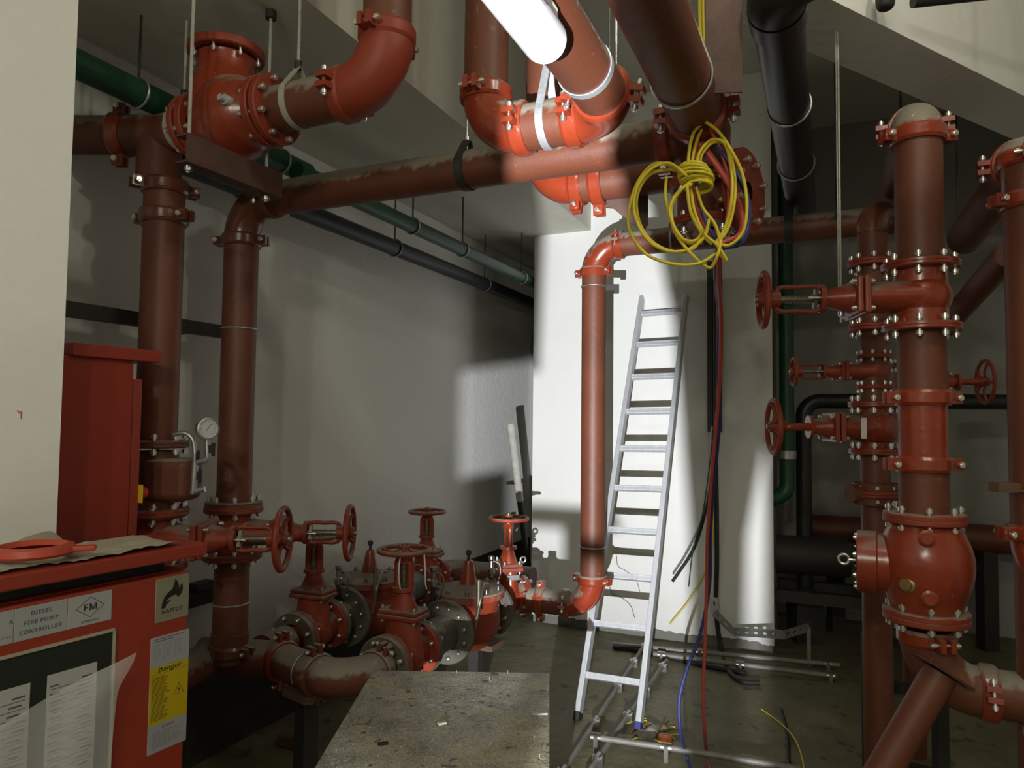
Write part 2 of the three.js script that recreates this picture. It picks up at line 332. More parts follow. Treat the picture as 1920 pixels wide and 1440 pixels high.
// gate valve: pipe along local x, stem along local y
function gateValve(label, p, pipeAxis, stem, o = {}) {
  const s = o.scale ?? 1, t = thing('gate_valve', label, 'valve', p, o.group);
  t.quaternion.copy(basisQ(stem, pipeAxis)); t.scale.setScalar(s); offsets.set(t, V(0, 0, 0));
  const up = UP.clone().applyQuaternion(t.quaternion.clone().invert()), c = o.color ?? C.red, mat = o.mat ?? M.gloss, du = o.dust ?? 0.3, Y = UP, O = V(0, 0, 0);
  const r = o.r ?? 0.074, R = o.R ?? 0.122, L = o.L ?? 0.115, H = o.H ?? 0.5, sc0 = H / 0.5;
  const T = g => tint(g, c, du, up);
  // barrel and the flat wedge-shaped bonnet housing
  const wedge = new THREE.CylinderGeometry(0.078, 0.1, 0.19 * sc0, 32, 6).scale(0.62, 1, 1).translate(0, 0.1 * sc0, 0);
  part(t, 'body', T(merge([rod(V(-L, 0, 0), V(L, 0, 0), r * 1.12, 36, 0.03), wedge, new THREE.SphereGeometry(0.1, 32, 20).scale(0.85, 0.95, 1)])), mat);
  for (const e of [-1, 1]) flange(t, V(e * L, 0, 0), AX, r * 0.9, R, 0.026, 8, { color: c, dust: du * 0.6, up, mat });
  const y1 = 0.19 * sc0, bf = part(t, 'bonnet', T(merge([box(0.13, 0.022, 0.2, V(0, y1, 0), AX, UP, 0.008), box(0.125, 0.02, 0.19, V(0, y1 + 0.022, 0), AX, UP, 0.008),
    new THREE.CylinderGeometry(0.036, 0.068, 0.085 * sc0, 28, 4).scale(0.8, 1, 1).translate(0, y1 + 0.03 + 0.042 * sc0, 0), lathe([[0.02, 0], [0.05, 0], [0.05, 0.016], [0.02, 0.016]], V(0, y1 + 0.03 + 0.085 * sc0, 0), Y, 24)])), mat);
  for (const [bx, bz] of [[-0.045, 0.08], [0.045, 0.08], [-0.045, -0.08], [0.045, -0.08]]) bolt(bf, V(bx, y1 + 0.011, bz), Y, 0.075, 0.009);
  const y2 = y1 + 0.045 + 0.085 * sc0, y3 = H - 0.035, wx = o.column ? 0.032 : 0.042;
  const arms = [-1, 1].map(e => { const g = sweep(curve([V(0, y2 - 0.012, e * 0.03), V(0, y2 + 0.012, e * wx), V(0, (y2 + y3) / 2, e * wx), V(0, y3 - 0.02, e * wx * 0.96), V(0, y3, e * 0.02)], 24), o.column ? 0.017 : 0.0085, { seg: 12 }); return o.column ? g : g.rotateY(Math.PI / 2); });
  part(t, 'yoke', T(merge([...arms, lathe([[0.014, -0.02], [0.03, -0.02], [0.03, 0.018], [0.014, 0.018]], V(0, y3, 0), Y, 24)])), mat);
  const st = part(t, 'stem', merge([rod(V(0, y1, 0), V(0, H + 0.03, 0), 0.0125, 16), ...Array.from({ length: 14 }, (_, i) => new THREE.TorusGeometry(0.0125, 0.002, 6, 16).rotateX(Math.PI / 2).translate(0, y2 + 0.02 + i * (y3 - y2 - 0.05) / 14, 0)), box(0.07, 0.012, 0.028, V(0, y2 + 0.012, 0), o.column ? AZ : V(0.9, 0, 0.44).normalize(), UP)]), M.stem);
  for (const e of [-1, 1]) bolt(st, V(0, y2 + 0.012, e * 0.027), Y, 0.06, 0.008);
  part(t, 'handwheel', T(wheelGeo(o.wheel ?? 0.124).rotateY(0.4).translate(0, H, 0)), o.wheelMat ?? M.satin);
  if (o.eye) part(t, 'lifting_eye', new THREE.TorusGeometry(0.016, 0.006, 8, 20).translate(0.075, y1 + 0.05, 0.05), M.bolt);
  if (o.plate) part(t, 'name_plate', box(0.075, 0.028, 0.003, V(0, y1 - 0.04, 0.1), AX), M.zinc, 'small silver name plate');
  return t;
}
// pilot-operated control valve with a domed round cover: pipe along local x
function controlValve(label, p, axis, o = {}) {
  const t = thing('control_valve', label, 'valve', p); t.quaternion.copy(basisQ(UP, axis)); offsets.set(t, V(0, 0, 0));
  const T = (g, d = 0.35, c = C.red) => tint(g, c, d), O = V(0, 0, 0);
  part(t, 'body', T(merge([smoothLathe([[0.085, -0.24], [0.1, -0.16], [0.16, -0.02], [0.15, 0.08], [0.1, 0.18], [0.085, 0.24]], O, AX), new THREE.CylinderGeometry(0.175, 0.13, 0.13, 40, 3).translate(0, 0.06, 0)])), M.satin);
  for (const e of [-1, 1]) flange(t, V(e * 0.24, 0, 0), AX, 0.07, 0.155, 0.032, 12, { color: o.ring ?? [0.24, 0.215, 0.16], dust: 0.25, mat: M.matt });
  const cv = part(t, 'cover', T(lathe([[0.02, 0.19], [0.06, 0.185], [0.15, 0.165], [0.187, 0.16], [0.19, 0.155], [0.19, 0.125], [0.15, 0.125]], O, UP, 48), 0.95), M.matt);
  for (let i = 0; i < 10; i++) { const a = (i + 0.3) / 10 * 6.283; bolt(cv, V(Math.cos(a) * 0.165, 0.15, Math.sin(a) * 0.165), UP, 0.07, 0.012, M.steel); }
  part(t, 'cone', T(lathe([[0.012, 0.31], [0.022, 0.305], [0.026, 0.29], [0.046, 0.19], [0.05, 0.18]], O, UP, 28), 0.12), M.gloss);
  part(t, 'plug', merge([rod(V(0, 0.305, 0), V(0, 0.345, 0), 0.008, 12), new THREE.SphereGeometry(0.016, 14, 10).translate(0, 0.345, 0)]), M.darkSteel);
  part(t, 'pilot_tube', merge([sweep(curve([V(-0.2, 0.02, 0.14), V(-0.2, 0.16, 0.17), V(-0.13, 0.22, 0.15), V(-0.02, 0.2, 0.12)], 24), 0.008, { seg: 10 }), rod(V(-0.2, 0.1, 0.16), V(-0.2, 0.26, 0.16), 0.012, 14)]), M.stem);
  return t;
}

// ---------------------------------------------------------------- the room
const SOFFIT = 3.08, CEIL = 4.1;
const colL = V(0.17, 0, -5.69), colR = V(1.816, 0, -4.94), colDir = colR.clone().sub(colL).normalize(), colN = V(-colDir.z, 0, colDir.x).normalize();
if (colN.z < 0) colN.negate();
const pl = (p) => [p.x, p.z];
const wallA = off(W0, D1, -8.4), wallB = off(W0, D1, 3.6), nL = sc(D2, -1);
struct('floor', box(14, 0.2, 14, V(0.5, -0.1, -1.5)), M.floor);
struct('ceiling', box(14, 0.2, 14, V(0.5, CEIL + 0.1, -1.5)), M.ceiling);
{ const c = off(off(W0, D1, -2.4), D2, -0.1); struct('wall_left', box(12.2, CEIL, 0.2, V(c.x, CEIL / 2, c.z), D1), M.plaster); }
{ const c = add(wallB, sc(D2, 3.4), sc(D1, 0.1)); struct('wall_back', box(7.2, CEIL, 0.2, V(c.x, CEIL / 2, c.z), D2), M.shadedPlaster); }
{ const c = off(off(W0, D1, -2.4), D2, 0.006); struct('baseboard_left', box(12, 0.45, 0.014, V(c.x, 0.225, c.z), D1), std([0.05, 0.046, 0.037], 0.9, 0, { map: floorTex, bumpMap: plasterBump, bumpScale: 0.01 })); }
struct('wall_right', box(0.2, CEIL, 11, V(4.2, CEIL / 2, -0.6)), M.plaster);
struct('wall_rear', box(11, CEIL, 0.2, V(0, CEIL / 2, 4.4)), M.plaster);
const edgePt = planeP(1108, 440, colL, colN), eA = off(edgePt, D1, -9), eB = off(edgePt, D1, 2.2);
struct('trim_1', prism([pl(off(wallA, D2, 0)), pl(off(eA, D2, 0)), pl(eB), pl(off(wallB, D2, 0))], SOFFIT, CEIL), M.ceiling).userData.label = 'low ceiling slab along the left wall';
{ // white column with its plaster broken off above the floor
  const t = new THREE.Group(); t.name = 'column'; t.userData.kind = 'structure'; scene.add(t); offsets.set(t, V(0, 0, 0));
  const w = colL.distanceTo(colR), mid = off(colL.clone().lerp(colR, 0.5), colN, -0.27);
  part(t, 'core', box(w - 0.02, CEIL, 0.5, V(mid.x, CEIL / 2, mid.z), colDir), M.cement);
  const pts = []; const N = 90;
  for (let i = 0; i <= N; i++) { const f = i / N; pts.push([f * w, 0.035 + 0.05 * fbm(f, 0.3, 9, 201, 4) + 0.012 * hash(i, 3, 5)]); }
  pts.push([w, CEIL], [0, CEIL]);
  part(t, 'plaster', plate(pts, 0.02, off(colL, colN, -0.02), colDir, UP), M.plaster);
}
{ const a = Zp(118, 700, 2.0), r = V(a.x, 0, a.z).normalize(), x = V(-r.z, 0, r.x), c = off(off(a, x, -0.3), r, 0.05); struct('pillar', box(0.6, CEIL, 0.1, V(c.x, CEIL / 2, c.z), x), M.plaster);
  const m = planeP(40, 778, V(a.x, 0, a.z), r); const mk = [box(0.001, 0.022, 0.003, off(m, r, -0.001), r), box(0.001, 0.012, 0.003, add(m, sc(r, -0.001), sc(x, -0.006), V(0, 0.008, 0)), r, V(0, 1, 0).addScaledVector(x, -0.9).normalize())]; solo('paint_mark', mk, M.redCable, 'small red scribbled mark on the white pillar', 'mark'); }
{ // ceiling beam on the right: A near lower edge, B far lower edge
  const hb = 2.98, a0 = Yp(1500, -30, hb), a1 = Yp(1920, 180, hb), d = a1.clone().sub(a0).normalize(), b0 = Yp(1640, 150, hb);
  const n = V(-d.z, 0, d.x); if (n.dot(b0.clone().sub(a0)) < 0) n.negate();
  const wd = n.dot(b0.clone().sub(a0)), s = off(a0, d, -0.25), e = off(a1, d, 3);
  struct('beam', prism([pl(s), pl(e), pl(off(e, n, wd)), pl(off(s, n, wd))], hb, CEIL), M.plaster);
}

// ---------------------------------------------------------------- lamps behind the camera
for (let i = 0; i < LAMPS.length; i++) {
  const [x, y, z] = LAMPS[i].p, t = thing('ceiling_lamp', ['fluorescent batten under the high ceiling above the frame', 'fluorescent batten under the low ceiling above the camera'][i], 'lamp', V(x, y, z));
  part(t, 'housing', box(1.25, 0.04, 0.1, V(x, y + 0.03, z), AX, UP, 0.01), M.white);
  part(t, 'tube', rod(V(x - 0.57, y - 0.015, z), V(x + 0.57, y - 0.015, z), 0.014, 16), M.tube);
  for (const s of [-1, 1]) { part(t, 'lamp_end', box(0.03, 0.05, 0.04, V(x + s * 0.585, y - 0.005, z)), M.white); part(t, 'rod', rod(V(x + s * 0.45, y + 0.04, z), V(x + s * 0.45, (i ? SOFFIT : CEIL) + 0.01, z), 0.006, 8), M.zinc); }
}
{ // torch on a stand, with unseen boards and a small valve shape added to shape its beam
  const dir = spot.target.position.clone().sub(TORCH).normalize(), t = thing('work_light', 'small torch clamped on a stand behind the camera', 'lamp', V(TORCH.x, 0, TORCH.z));
  part(t, 'housing', lathe([[0.001, -0.16], [0.022, -0.16], [0.024, -0.05], [0.04, -0.02], [0.042, -0.012], [0.02, -0.014]], TORCH, dir, 24), M.darkSteel);
  part(t, 'lens', lathe([[0.001, -0.017], [0.03, -0.017], [0.03, -0.02], [0.001, -0.02]], TORCH, dir, 24), M.lens);
  part(t, 'pole', rod(off(TORCH, dir, -0.1), V(TORCH.x, 0, TORCH.z + 0.1), 0.012, 12), M.darkSteel);
  const DF = 0.42, zf = TORCH.z - DF, fx = x => TORCH.x + (x - TORCH.x) * DF / 0.85, fy = y => TORCH.y + (y - TORCH.y) * DF / 0.85;   // outlines were laid out 0.85 m before the torch
  const flag = (label, pts, px) => { const q = pts.map(([x, y]) => [fx(x), fy(y)]); solo('beam_blocker', [plate(q, 0.006, V(0, 0, zf - 0.003), AX, UP), box(0.02, q[0][1] + 0.02, 0.02, V(fx(px), q[0][1] / 2 + 0.01, zf + 0.012))], M.timber, label, 'board'); };  // boards added out of view to cut the edges of the beam
  flag('added beam blocker on a post left of the torch', [[-0.80, 0.6], [-0.387, 0.6], [-0.387, 0.932], [-0.312, 0.932], [-0.312, 1.016], [-0.357, 1.016], [-0.357, 1.125], [-0.278, 1.125], [-0.258, 1.75], [-0.80, 1.75]], -0.7);
  flag('narrow added beam blocker widening upward before the torch', [[-0.118, 0.6], [-0.08, 0.6], [-0.068, 0.97], [-0.03, 1.165], [0.0, 1.3], [0.0, 1.75], [-0.145, 1.75], [-0.163, 1.47], [-0.18, 1.38], [-0.138, 1.18], [-0.122, 0.97]], -0.104);
  flag('added beam blocker on a post right of the torch', [[-0.046, 0.6], [0.4, 0.6], [0.4, 1.75], [-0.046, 1.75]], 0.1);
  const v = thing('shadow_caster', 'small added valve shape before the torch casting a T shadow on the column', 'valve', V(fx(-0.242), 0, zf)), vz = zf - 0.012;  // unseen piece added to throw the T-shaped shadow
  part(v, 'pipe', sweep(curve([V(fx(-0.236), fy(0.978), vz), V(fx(-0.236), fy(0.93), vz), V(fx(-0.24), fy(0.912), vz), V(fx(-0.3), fy(0.905), vz), V(fx(-0.46), fy(0.93), vz), V(fx(-0.5), fy(0.85), vz), V(fx(-0.5), 0, vz)], 60), 0.0065, { seg: 14 }), M.brownSteel);
  part(v, 'handwheel', wheelGeo(0.026, 0.0032).scale(1, 0.25, 1).translate(fx(-0.245), fy(0.979), vz), M.cabinet);
}

// ---------------------------------------------------------------- overhead run at the left: tee, swing check valve, elbow up
const HA = 2.66, rA = 0.0715;
{
  const T = at(300, 2.65, HA), E = at(724, 2.22, HA), d = E.clone().sub(T).normalize(), P0 = off(T, AX, -0.44);
  const vc = at(445, 2.5, HA), fc = d.dot(vc.clone().sub(T)), V0 = off(T, d, fc - 0.17), V1 = off(T, d, fc + 0.17);
  const t = thing('overhead_pipe', 'dark red overhead pipe with tee behind the white pillar, upper left', 'pipe', T);
  tube(t, P0, off(T, AX, -0.02), rA, { color: C.pipe, dust: 0.75 });
  coupling(t, off(T, AX, -0.15), AX, rA, UP, { color: C.red, dust: 0.4 });
  part(t, 'tee', tint(merge([sweep(line(off(T, d, -0.02), off(V0, d, -0.03), 0.02), rA * 1.06, { seg: 56 }), sweep(line(off(T, AX, -0.14), off(T, AX, 0.03), 0.02), rA * 1.06, { seg: 56 }), sweep(line(T, V(T.x, HA - 0.2, T.z), 0.03), rA * 1.1, { seg: 44 })]), C.pipe, 0.45), M.satin);
  flange(t, off(V0, d, -0.03), d, rA, 0.118, 0.026, 8, { color: C.red, dust: 0.4 });
  // check valve
  const c = thing('swing_check_valve', 'bright red swing check valve with round top cover hung under the low ceiling', 'valve', off(T, d, fc));
  const cc = off(T, d, fc), rr = d;
  part(c, 'body', tint(merge([smoothLathe([[0.085, -0.14], [0.115, -0.1], [0.15, 0], [0.128, 0.08], [0.085, 0.14]], cc, d), smoothLathe([[0.128, -0.02], [0.122, 0.1], [0.1, 0.17], [0.1, 0.22], [0.106, 0.225]], off(cc, d, -0.05), UP)]), C.red, 0.42), M.gloss);
  for (const s of [-1, 1]) flange(c, off(cc, d, s * 0.155), d, rA, 0.122, 0.028, 8, { color: C.red, dust: 0.35 });
  const cv = part(c, 'cover', tint(lathe([[0.001, 0.265], [0.128, 0.265], [0.133, 0.26], [0.133, 0.236], [0.128, 0.232], [0.09, 0.232]], off(cc, d, -0.05), UP), C.red, 0.2), M.satin);
  for (let i = 0; i < 8; i++) { const a = i / 8 * 6.283; bolt(cv, add(off(cc, d, -0.05), V(Math.cos(a) * 0.114, 0.238, Math.sin(a) * 0.114)), UP, 0.066, 0.009); }
  part(c, 'plug', lathe([[0.02, 0], [0.02, 0.03], [0.012, 0.03], [0.012, 0.05], [0.001, 0.05]], off(off(cc, d, 0.09), V(-d.z, 0, d.x), 0.105), V(-d.z, 0, d.x), 6), M.gloss);
  // spool, elbow and pipe up
  const u = thing('overhead_pipe', 'dark red pipe bending up into the ceiling beside the red check valve', 'pipe', E);
  flange(u, off(cc, d, 0.19), d, rA, 0.12, 0.026, 8, { color: C.red, dust: 0.3 });
  run(u, [off(cc, d, 0.19), E, V(E.x, CEIL + 0.02, E.z)], rA * 1.08, { R: 0.16, fat: 1.12, color: C.pipe, fit: C.red, dust: 0.8, dustFit: 0.25, ear: V(-d.z, 0, d.x), fitMat: M.satin });
  // white strap hangers
  const strap = (p, label, top) => {
    const h = thing('pipe_hanger', label, 'hanger', p), r = rA + 0.006, pts = [];
    for (let i = 0; i <= 40; i++) { const a = (-0.62 + i / 40 * 1.24) * Math.PI; pts.push(add(p, sc(V(d.z, 0, -d.x), Math.sin(a) * r * 1.02), V(0, -Math.cos(a) * r * (Math.abs(i - 20) > 17 ? 1.35 : 1), 0))); }
    pts.unshift(add(p, V(0, r * 1.75, 0))); pts.push(add(p, V(0, r * 1.75, 0)));
    part(h, 'strap', ribbon(pts, d, 0.024, 0.004), M.strap, 'off-white band');
    part(h, 'rod', rod(add(p, V(0, r * 1.6, 0)), V(p.x, top + 0.01, p.z), 0.0055, 8), M.strap);
    part(h, 'nut', new THREE.CylinderGeometry(0.013, 0.013, 0.03, 6).translate(p.x, p.y + r * 1.78, p.z), M.darkSteel);
  };
  strap(off(cc, d, 0.285), 'off-white strap hanger around the pipe right of the red check valve', CEIL);
  strap(off(V0, d, -0.09), 'off-white strap hanger around the pipe left of the red check valve', SOFFIT);
}
function ribbon(pts, wdir, w, th) {                          // flat band along a polyline, width along wdir
  const n = pts.length, G = [];
  for (let i = 0; i < n - 1; i++) { const a = pts[i], b = pts[i + 1], m = a.clone().lerp(b, 0.5), dd = b.clone().sub(a); if (dd.length() < 1e-5) continue; G.push(box(dd.length() + th * 0.6, th, w, m, dd.clone().normalize(), wdir.clone().cross(dd).normalize())); }
  return merge(G);
}
{ // steel channel slung on two rods in front of the check valve
  const a = Zp(350, 275, 2.19), b0 = Zp(528, 350, 2.56), b = V(b0.x, a.y, b0.z), d = b.clone().sub(a).normalize(), n = V(-d.z, 0, d.x), m = a.clone().lerp(b, 0.5), L = a.distanceTo(b);
  const t = thing('channel_support', 'dusty brown steel channel hung on rods below the red check valve', 'support', m);
  part(t, 'channel', [box(L, 0.092, 0.007, m, d), box(L, 0.007, 0.05, add(m, V(0, 0.043, 0), sc(n, -0.025)), d), box(L, 0.007, 0.05, add(m, V(0, -0.043, 0), sc(n, -0.025)), d)], M.brownSteel);
  for (const [f, tp] of [[0.07, SOFFIT], [0.88, SOFFIT]]) { const p = off(off(a, d, L * f), n, -0.026); part(t, 'rod', rod(add(p, V(0, -0.07, 0)), V(p.x, tp + 0.01, p.z), 0.006, 8), M.strap); part(t, 'nut', new THREE.CylinderGeometry(0.014, 0.014, 0.016, 6).translate(p.x, p.y - 0.056, p.z), M.steel); part(t, 'anchor', new THREE.CylinderGeometry(0.02, 0.02, 0.03, 12).translate(p.x, tp - 0.015, p.z), M.darkSteel); }
}
// ---------------------------------------------------------------- risers 1 and 2 on the left wall
const r1 = at(298, 2.65, 1.8), r2 = at(446, 3.1, 1.8), rB = 0.0725;
{
  const P = h => V(r1.x, h, r1.z), t = thing('riser_pipe', 'red-brown riser behind the tall red cabinet, nearer of two on the left wall', 'pipe', P(0));
  const H = py => hy(298, py, 2.65), o = { color: C.pipe };
  coupling(t, P(HA - 0.2), UP, rB, V(0.7, 0, -0.7), { color: C.pipe, dust: 0 });
  coupling(t, P(H(408)), UP, rB, V(0.9, 0, 0.3), { color: C.pipe, dust: 0 });
  tube(t, P(HA - 0.2), P(H(830)), rB, o);
  flange(t, P(H(832)), UP, rB, 0.115, 0.028, 8, { color: C.pipe, dust: 0.3 });
  part(t, 'flow_switch', tint(merge([rod(P(H(845)), P(H(952)), rB * 1.1, 36, 0.03), new RoundedBoxGeometry(0.17, 0.155, 0.15, 3, 0.03).translate(r1.x + 0.075, H(897), r1.z + 0.02)]), C.pipe, 0.25), M.satin, 'brown-red alarm valve body with boxy chamber');
  flange(t, P(H(962)), UP, rB, 0.115, 0.028, 8, { color: C.pipe, dust: 0.3 });
  tube(t, P(H(1085)), P(0), rB, o);
  gateValve('gate valve low on the nearer left riser, its wheel standing beside the cabinet lid', P(H(1010)), UP, V(1, 0, -0.05).normalize(), { color: C.red, H: 0.475, wheel: 0.124, dust: 0.2, mat: M.satin, L: 0.1 });
  // gauge and its small piping
  const g = thing('pressure_gauge', 'round white pressure gauge on small pipes between the two left risers', 'gauge', P(H(800)));
  const zc = 2.6, q = (x, y) => Zp(x, y, zc);
  part(g, 'siphon_pipe', sweep(curve([q(325, 815), q(345, 812), q(360, 822), q(365, 845), q(365, 870)], 30), 0.0085, { seg: 12 }), M.zinc);
  part(g, 'manifold', merge([rod(q(366, 865), q(362, 925), 0.012, 14), rod(q(352, 924), q(384, 917), 0.011, 14), rod(q(366, 868), q(386, 862), 0.011, 14), sweep(curve([q(384, 866), q(388, 858), q(388, 830), q(388, 822)], 12), 0.0095, { seg: 12 })]), M.zinc);
  for (const [x, y] of [[372, 892], [397, 842], [368, 856]]) part(g, 'valve_lever', merge([box(0.02, 0.03, 0.012, q(x, y), AX), box(0.012, 0.05, 0.006, q(x + 3, y + 1), V(0.8, 0.6, 0))]), M.rubber);
  const gd = V(0.72, 0.05, 0.75).normalize(), gc = q(388, 804);
  part(g, 'case', lathe([[0.001, -0.02], [0.036, -0.02], [0.04, -0.012], [0.04, 0.016], [0.035, 0.018], [0.034, 0.012]], gc, gd), M.zinc);
  const cvs = document.createElement('canvas'); cvs.width = cvs.height = 256; const x = cvs.getContext('2d');
  x.fillStyle = '#c9cbcc'; x.fillRect(0, 0, 256, 256); x.strokeStyle = '#222'; x.lineWidth = 4;
  for (let i = 0; i <= 24; i++) { const a = 2.3 + i / 24 * 4.8; x.beginPath(); x.moveTo(128 + Math.cos(a) * 100, 128 + Math.sin(a) * 100); x.lineTo(128 + Math.cos(a) * (i % 4 ? 90 : 80), 128 + Math.sin(a) * (i % 4 ? 90 : 80)); x.stroke(); }
  x.lineWidth = 7; x.beginPath(); x.moveTo(100, 160); x.lineTo(170, 70); x.stroke();
  const ct = new THREE.CanvasTexture(cvs); ct.colorSpace = THREE.SRGBColorSpace;
  const dg = put(new THREE.CircleGeometry(0.035, 32).rotateX(-Math.PI / 2), off(gc, gd, 0.0125), gd, V(gd.z, 0, -gd.x));
  part(g, 'dial', dg, std(0xffffff, 0.5, 0, { map: ct }), 'white dial with black scale and needle');
}
const HM = 2.54;                                              // axis height of the main overhead pipe
const mainEnd = off(V(r2.x, HM, r2.z), D2, 2.0);
{
  const P = h => V(r2.x, h, r2.z), H = py => hy(440, py, 3.1), o = { color: C.pipe };
  const t = thing('riser_pipe', 'red-brown riser further along the left wall, bending into the long overhead pipe', 'pipe', P(0));
  tube(t, P(H(945)), P(HM - 0.17), rB, o); coupling(t, P(HM - 0.17), UP, rB, V(1, 0, 0.1), { color: C.pipe, dust: 0 });
  elbow(t, P(HM), UP, D2, rB, 0.16, { color: C.pipe, dust: 0.3 });
  flange(t, P(H(945)), UP, rB, 0.118, 0.028, 8, { color: C.pipe, dust: 0.35 });
  tube(t, P(H(1215)), P(H(1050)), rB, o); coupling(t, P(H(1218)), UP, rB, V(0.9, 0, 0.4), { color: C.pipe, dust: 0.3 });
  part(t, 'clamp_band', new THREE.TorusGeometry(rB + 0.002, 0.004, 8, 40).rotateX(Math.PI / 2).translate(r2.x, H(1130), r2.z), M.zinc);
  part(t, 'clamp_band', new THREE.TorusGeometry(rB + 0.002, 0.004, 8, 40).rotateX(Math.PI / 2).translate(r2.x, H(617), r2.z), M.zinc);
  gateValve('gate valve on the farther left riser, its wheel above the floor valves', P(H(998)), UP, V(1, 0, -0.05).normalize(), { color: C.red, H: 0.5, dust: 0.22, L: 0.1, mat: M.satin });
  // main overhead pipe
  const m = thing('overhead_pipe', 'long brown overhead pipe crossing the room with a dusty top', 'pipe', P(HM));
  coupling(m, off(P(HM), D2, 0.16), D2, rB, V(-D2.z, 0, D2.x), { color: C.pipe, dust: 0.3 });
  tube(m, off(P(HM), D2, 0.15), off(mainEnd, D2, -0.12), rB, { dust: 0.82 });
  const h0 = at(893, 2.72, HM), hp = off(P(HM), D2, D2.dot(h0.clone().sub(P(HM))));
  hanger(hp, D2, rB, CEIL, 'dark strap hanger on the long overhead pipe where the beam of light begins', M.darkSteel, 0.034, 0.11);
}
function hanger(p, axis, r, top, label, mat, w = 0.026, rise = 0.16) {   // band hanger with a rod to the ceiling
  const t = thing('pipe_hanger', label, 'hanger', p), side = V(-axis.z, 0, axis.x), R = r + 0.004, pts = [add(p, V(0, rise, 0), sc(side, 0.006))];
  for (let i = 0; i <= 32; i++) { const a = (0.42 - i / 32 * 0.84 - 0.5 + 0) * 0; const th = Math.PI * (0.08 - i / 32 * 1.16); pts.push(add(p, sc(side, Math.cos(th) * R), V(0, Math.sin(th) * R, 0))); }
  pts.push(add(p, V(0, rise, 0), sc(side, -0.006)));
  part(t, 'strap', ribbon(pts, axis, w, 0.004), mat);
  part(t, 'rod', rod(add(p, V(0, rise - 0.03, 0)), V(p.x, top + 0.01, p.z), 0.006, 8), M.zinc);
  part(t, 'nut', new THREE.CylinderGeometry(0.013, 0.013, 0.014, 6).translate(p.x, p.y + rise + 0.01, p.z), M.bolt);
}
// ---------------------------------------------------------------- the lit loop: pipe down, short pipe, pipe back over the camera
const HL = 2.56;
const a1 = at(910, 2.36, HL), a2 = off(a1, D2, 0.452), a3 = off(a2, D1, -1.75);
{
  const t = thing('overhead_pipe', 'brown pipe dropping to a short brightly lit length and turning back overhead', 'pipe', a1);
  run(t, [V(a1.x, CEIL + 0.02, a1.z), a1, a2, a3], 0.075, { R: 0.135, dust: 0.72, dustFit: 0.42, fit: C.red, ear: V(-D2.z, 0, D2.x) });
  const cb = off(a2, D1, -0.3), cd = sc(D1, -1);
  part(t, 'clamp_band', lathe([[0.0755, -0.012], [0.079, -0.012], [0.079, 0.012], [0.0755, 0.012]], cb, cd), M.strapZinc, 'grey steel band');
  hanger(off(a1, D2, 0.225), D2, 0.075, CEIL, 'grey strap hanger on the brightly lit short pipe', M.strapZinc, 0.026, 0.2);
  // twin hanger rods further right
  solo('hanger_rod', rod(Zp(1155, 175, 2.3), V(Zp(1155, 175, 2.3).x, CEIL, -2.3), 0.005, 8), M.zinc, 'thin hanger rod just right of the turned-back pipe', 'rod');
}
{ // pipe behind the main one: comes down, bends right through a flanged joint
  const p = at(1017, 2.98, 2.575), t = thing('overhead_pipe', 'red elbow and pipe passing behind and under the long overhead pipe', 'pipe', p), e = off(p, D2, 0.66);
  run(t, [V(p.x, CEIL + 0.02, p.z), p, e], 0.0735, { R: 0.15, fit: C.red, color: C.pipe, mat: M.satin, dustFit: 0.1, ear: V(0, 0, 1), couple: false });
  coupling(t, off(p, D2, 0.16), D2, 0.0735, V(0, -1, 0.25).normalize(), {}); coupling(t, off(p, D2, 0.25), D2, 0.082, V(0, -1, -0.1).normalize(), {});
  coupling(t, V(p.x, 2.575 + 0.16, p.z), UP, 0.0735, V(1, 0, 0.4), {});
  // flanged joint behind the cable coil
  flange(t, off(e, D2, -0.02), D2, 0.07, 0.125, 0.03, 8, { color: C.red });
}
{ // dark pipe over the camera that meets the main pipe, flanged valve below it
  const N = V(mainEnd.x, HM, mainEnd.z), t = thing('overhead_pipe', 'large dark red pipe running overhead toward the tied yellow cables', 'pipe', N);
  part(t, 'tee', tint(merge([sweep(line(off(N, D2, -0.13), off(N, D2, 0.03), 0.03), 0.079, { seg: 44 }), sweep(line(off(N, D1, -0.17), N, 0.03), 0.081, { seg: 44 }), sweep(line(V(N.x, HM - 0.17, N.z), N, 0.03), 0.079, { seg: 44 })]), C.pipe, 0.2), M.satin);
  coupling(t, off(N, D1, -0.18), D1, 0.077, V(D1.z, 0, -D1.x), { color: C.red }); coupling(t, off(N, D2, -0.13), D2, 0.0735, UP, { color: C.red });
  tube(t, off(N, D1, -0.18), off(N, D1, -2.4), 0.079, { color: C.pipe, dust: 0.2 });
  const hp = off(N, D1, -0.42);
  hanger(hp, D1, 0.08, CEIL, 'wire clevis hanger on the large dark red overhead pipe', M.zinc, 0.01, 0.24);
  const c = V(N.x, HM - 0.17, N.z), v = thing('butterfly_valve', 'dark red flanged valve hanging behind the coil of yellow cable', 'valve', c);
  flange(v, c, UP, 0.06, 0.118, 0.028, 8, { color: C.red });
  part(v, 'body', tint(merge([rod(c, off(c, UP, -0.12), 0.09, 36, 0.03), rod(off(c, UP, -0.05), off(off(c, UP, -0.05), V(0.75, 0, 0.66).normalize(), 0.13), 0.07, 28, 0.03)]), C.pipe, 0.1), M.satin);
  flange(v, off(off(c, UP, -0.05), V(0.75, 0, 0.66).normalize(), 0.13), V(0.75, 0, 0.66).normalize(), 0.03, 0.137, 0.03, 8, { color: C.red });
  flange(v, off(c, UP, -0.13), UP, 0.03, 0.118, 0.026, 8, { color: C.red });
}
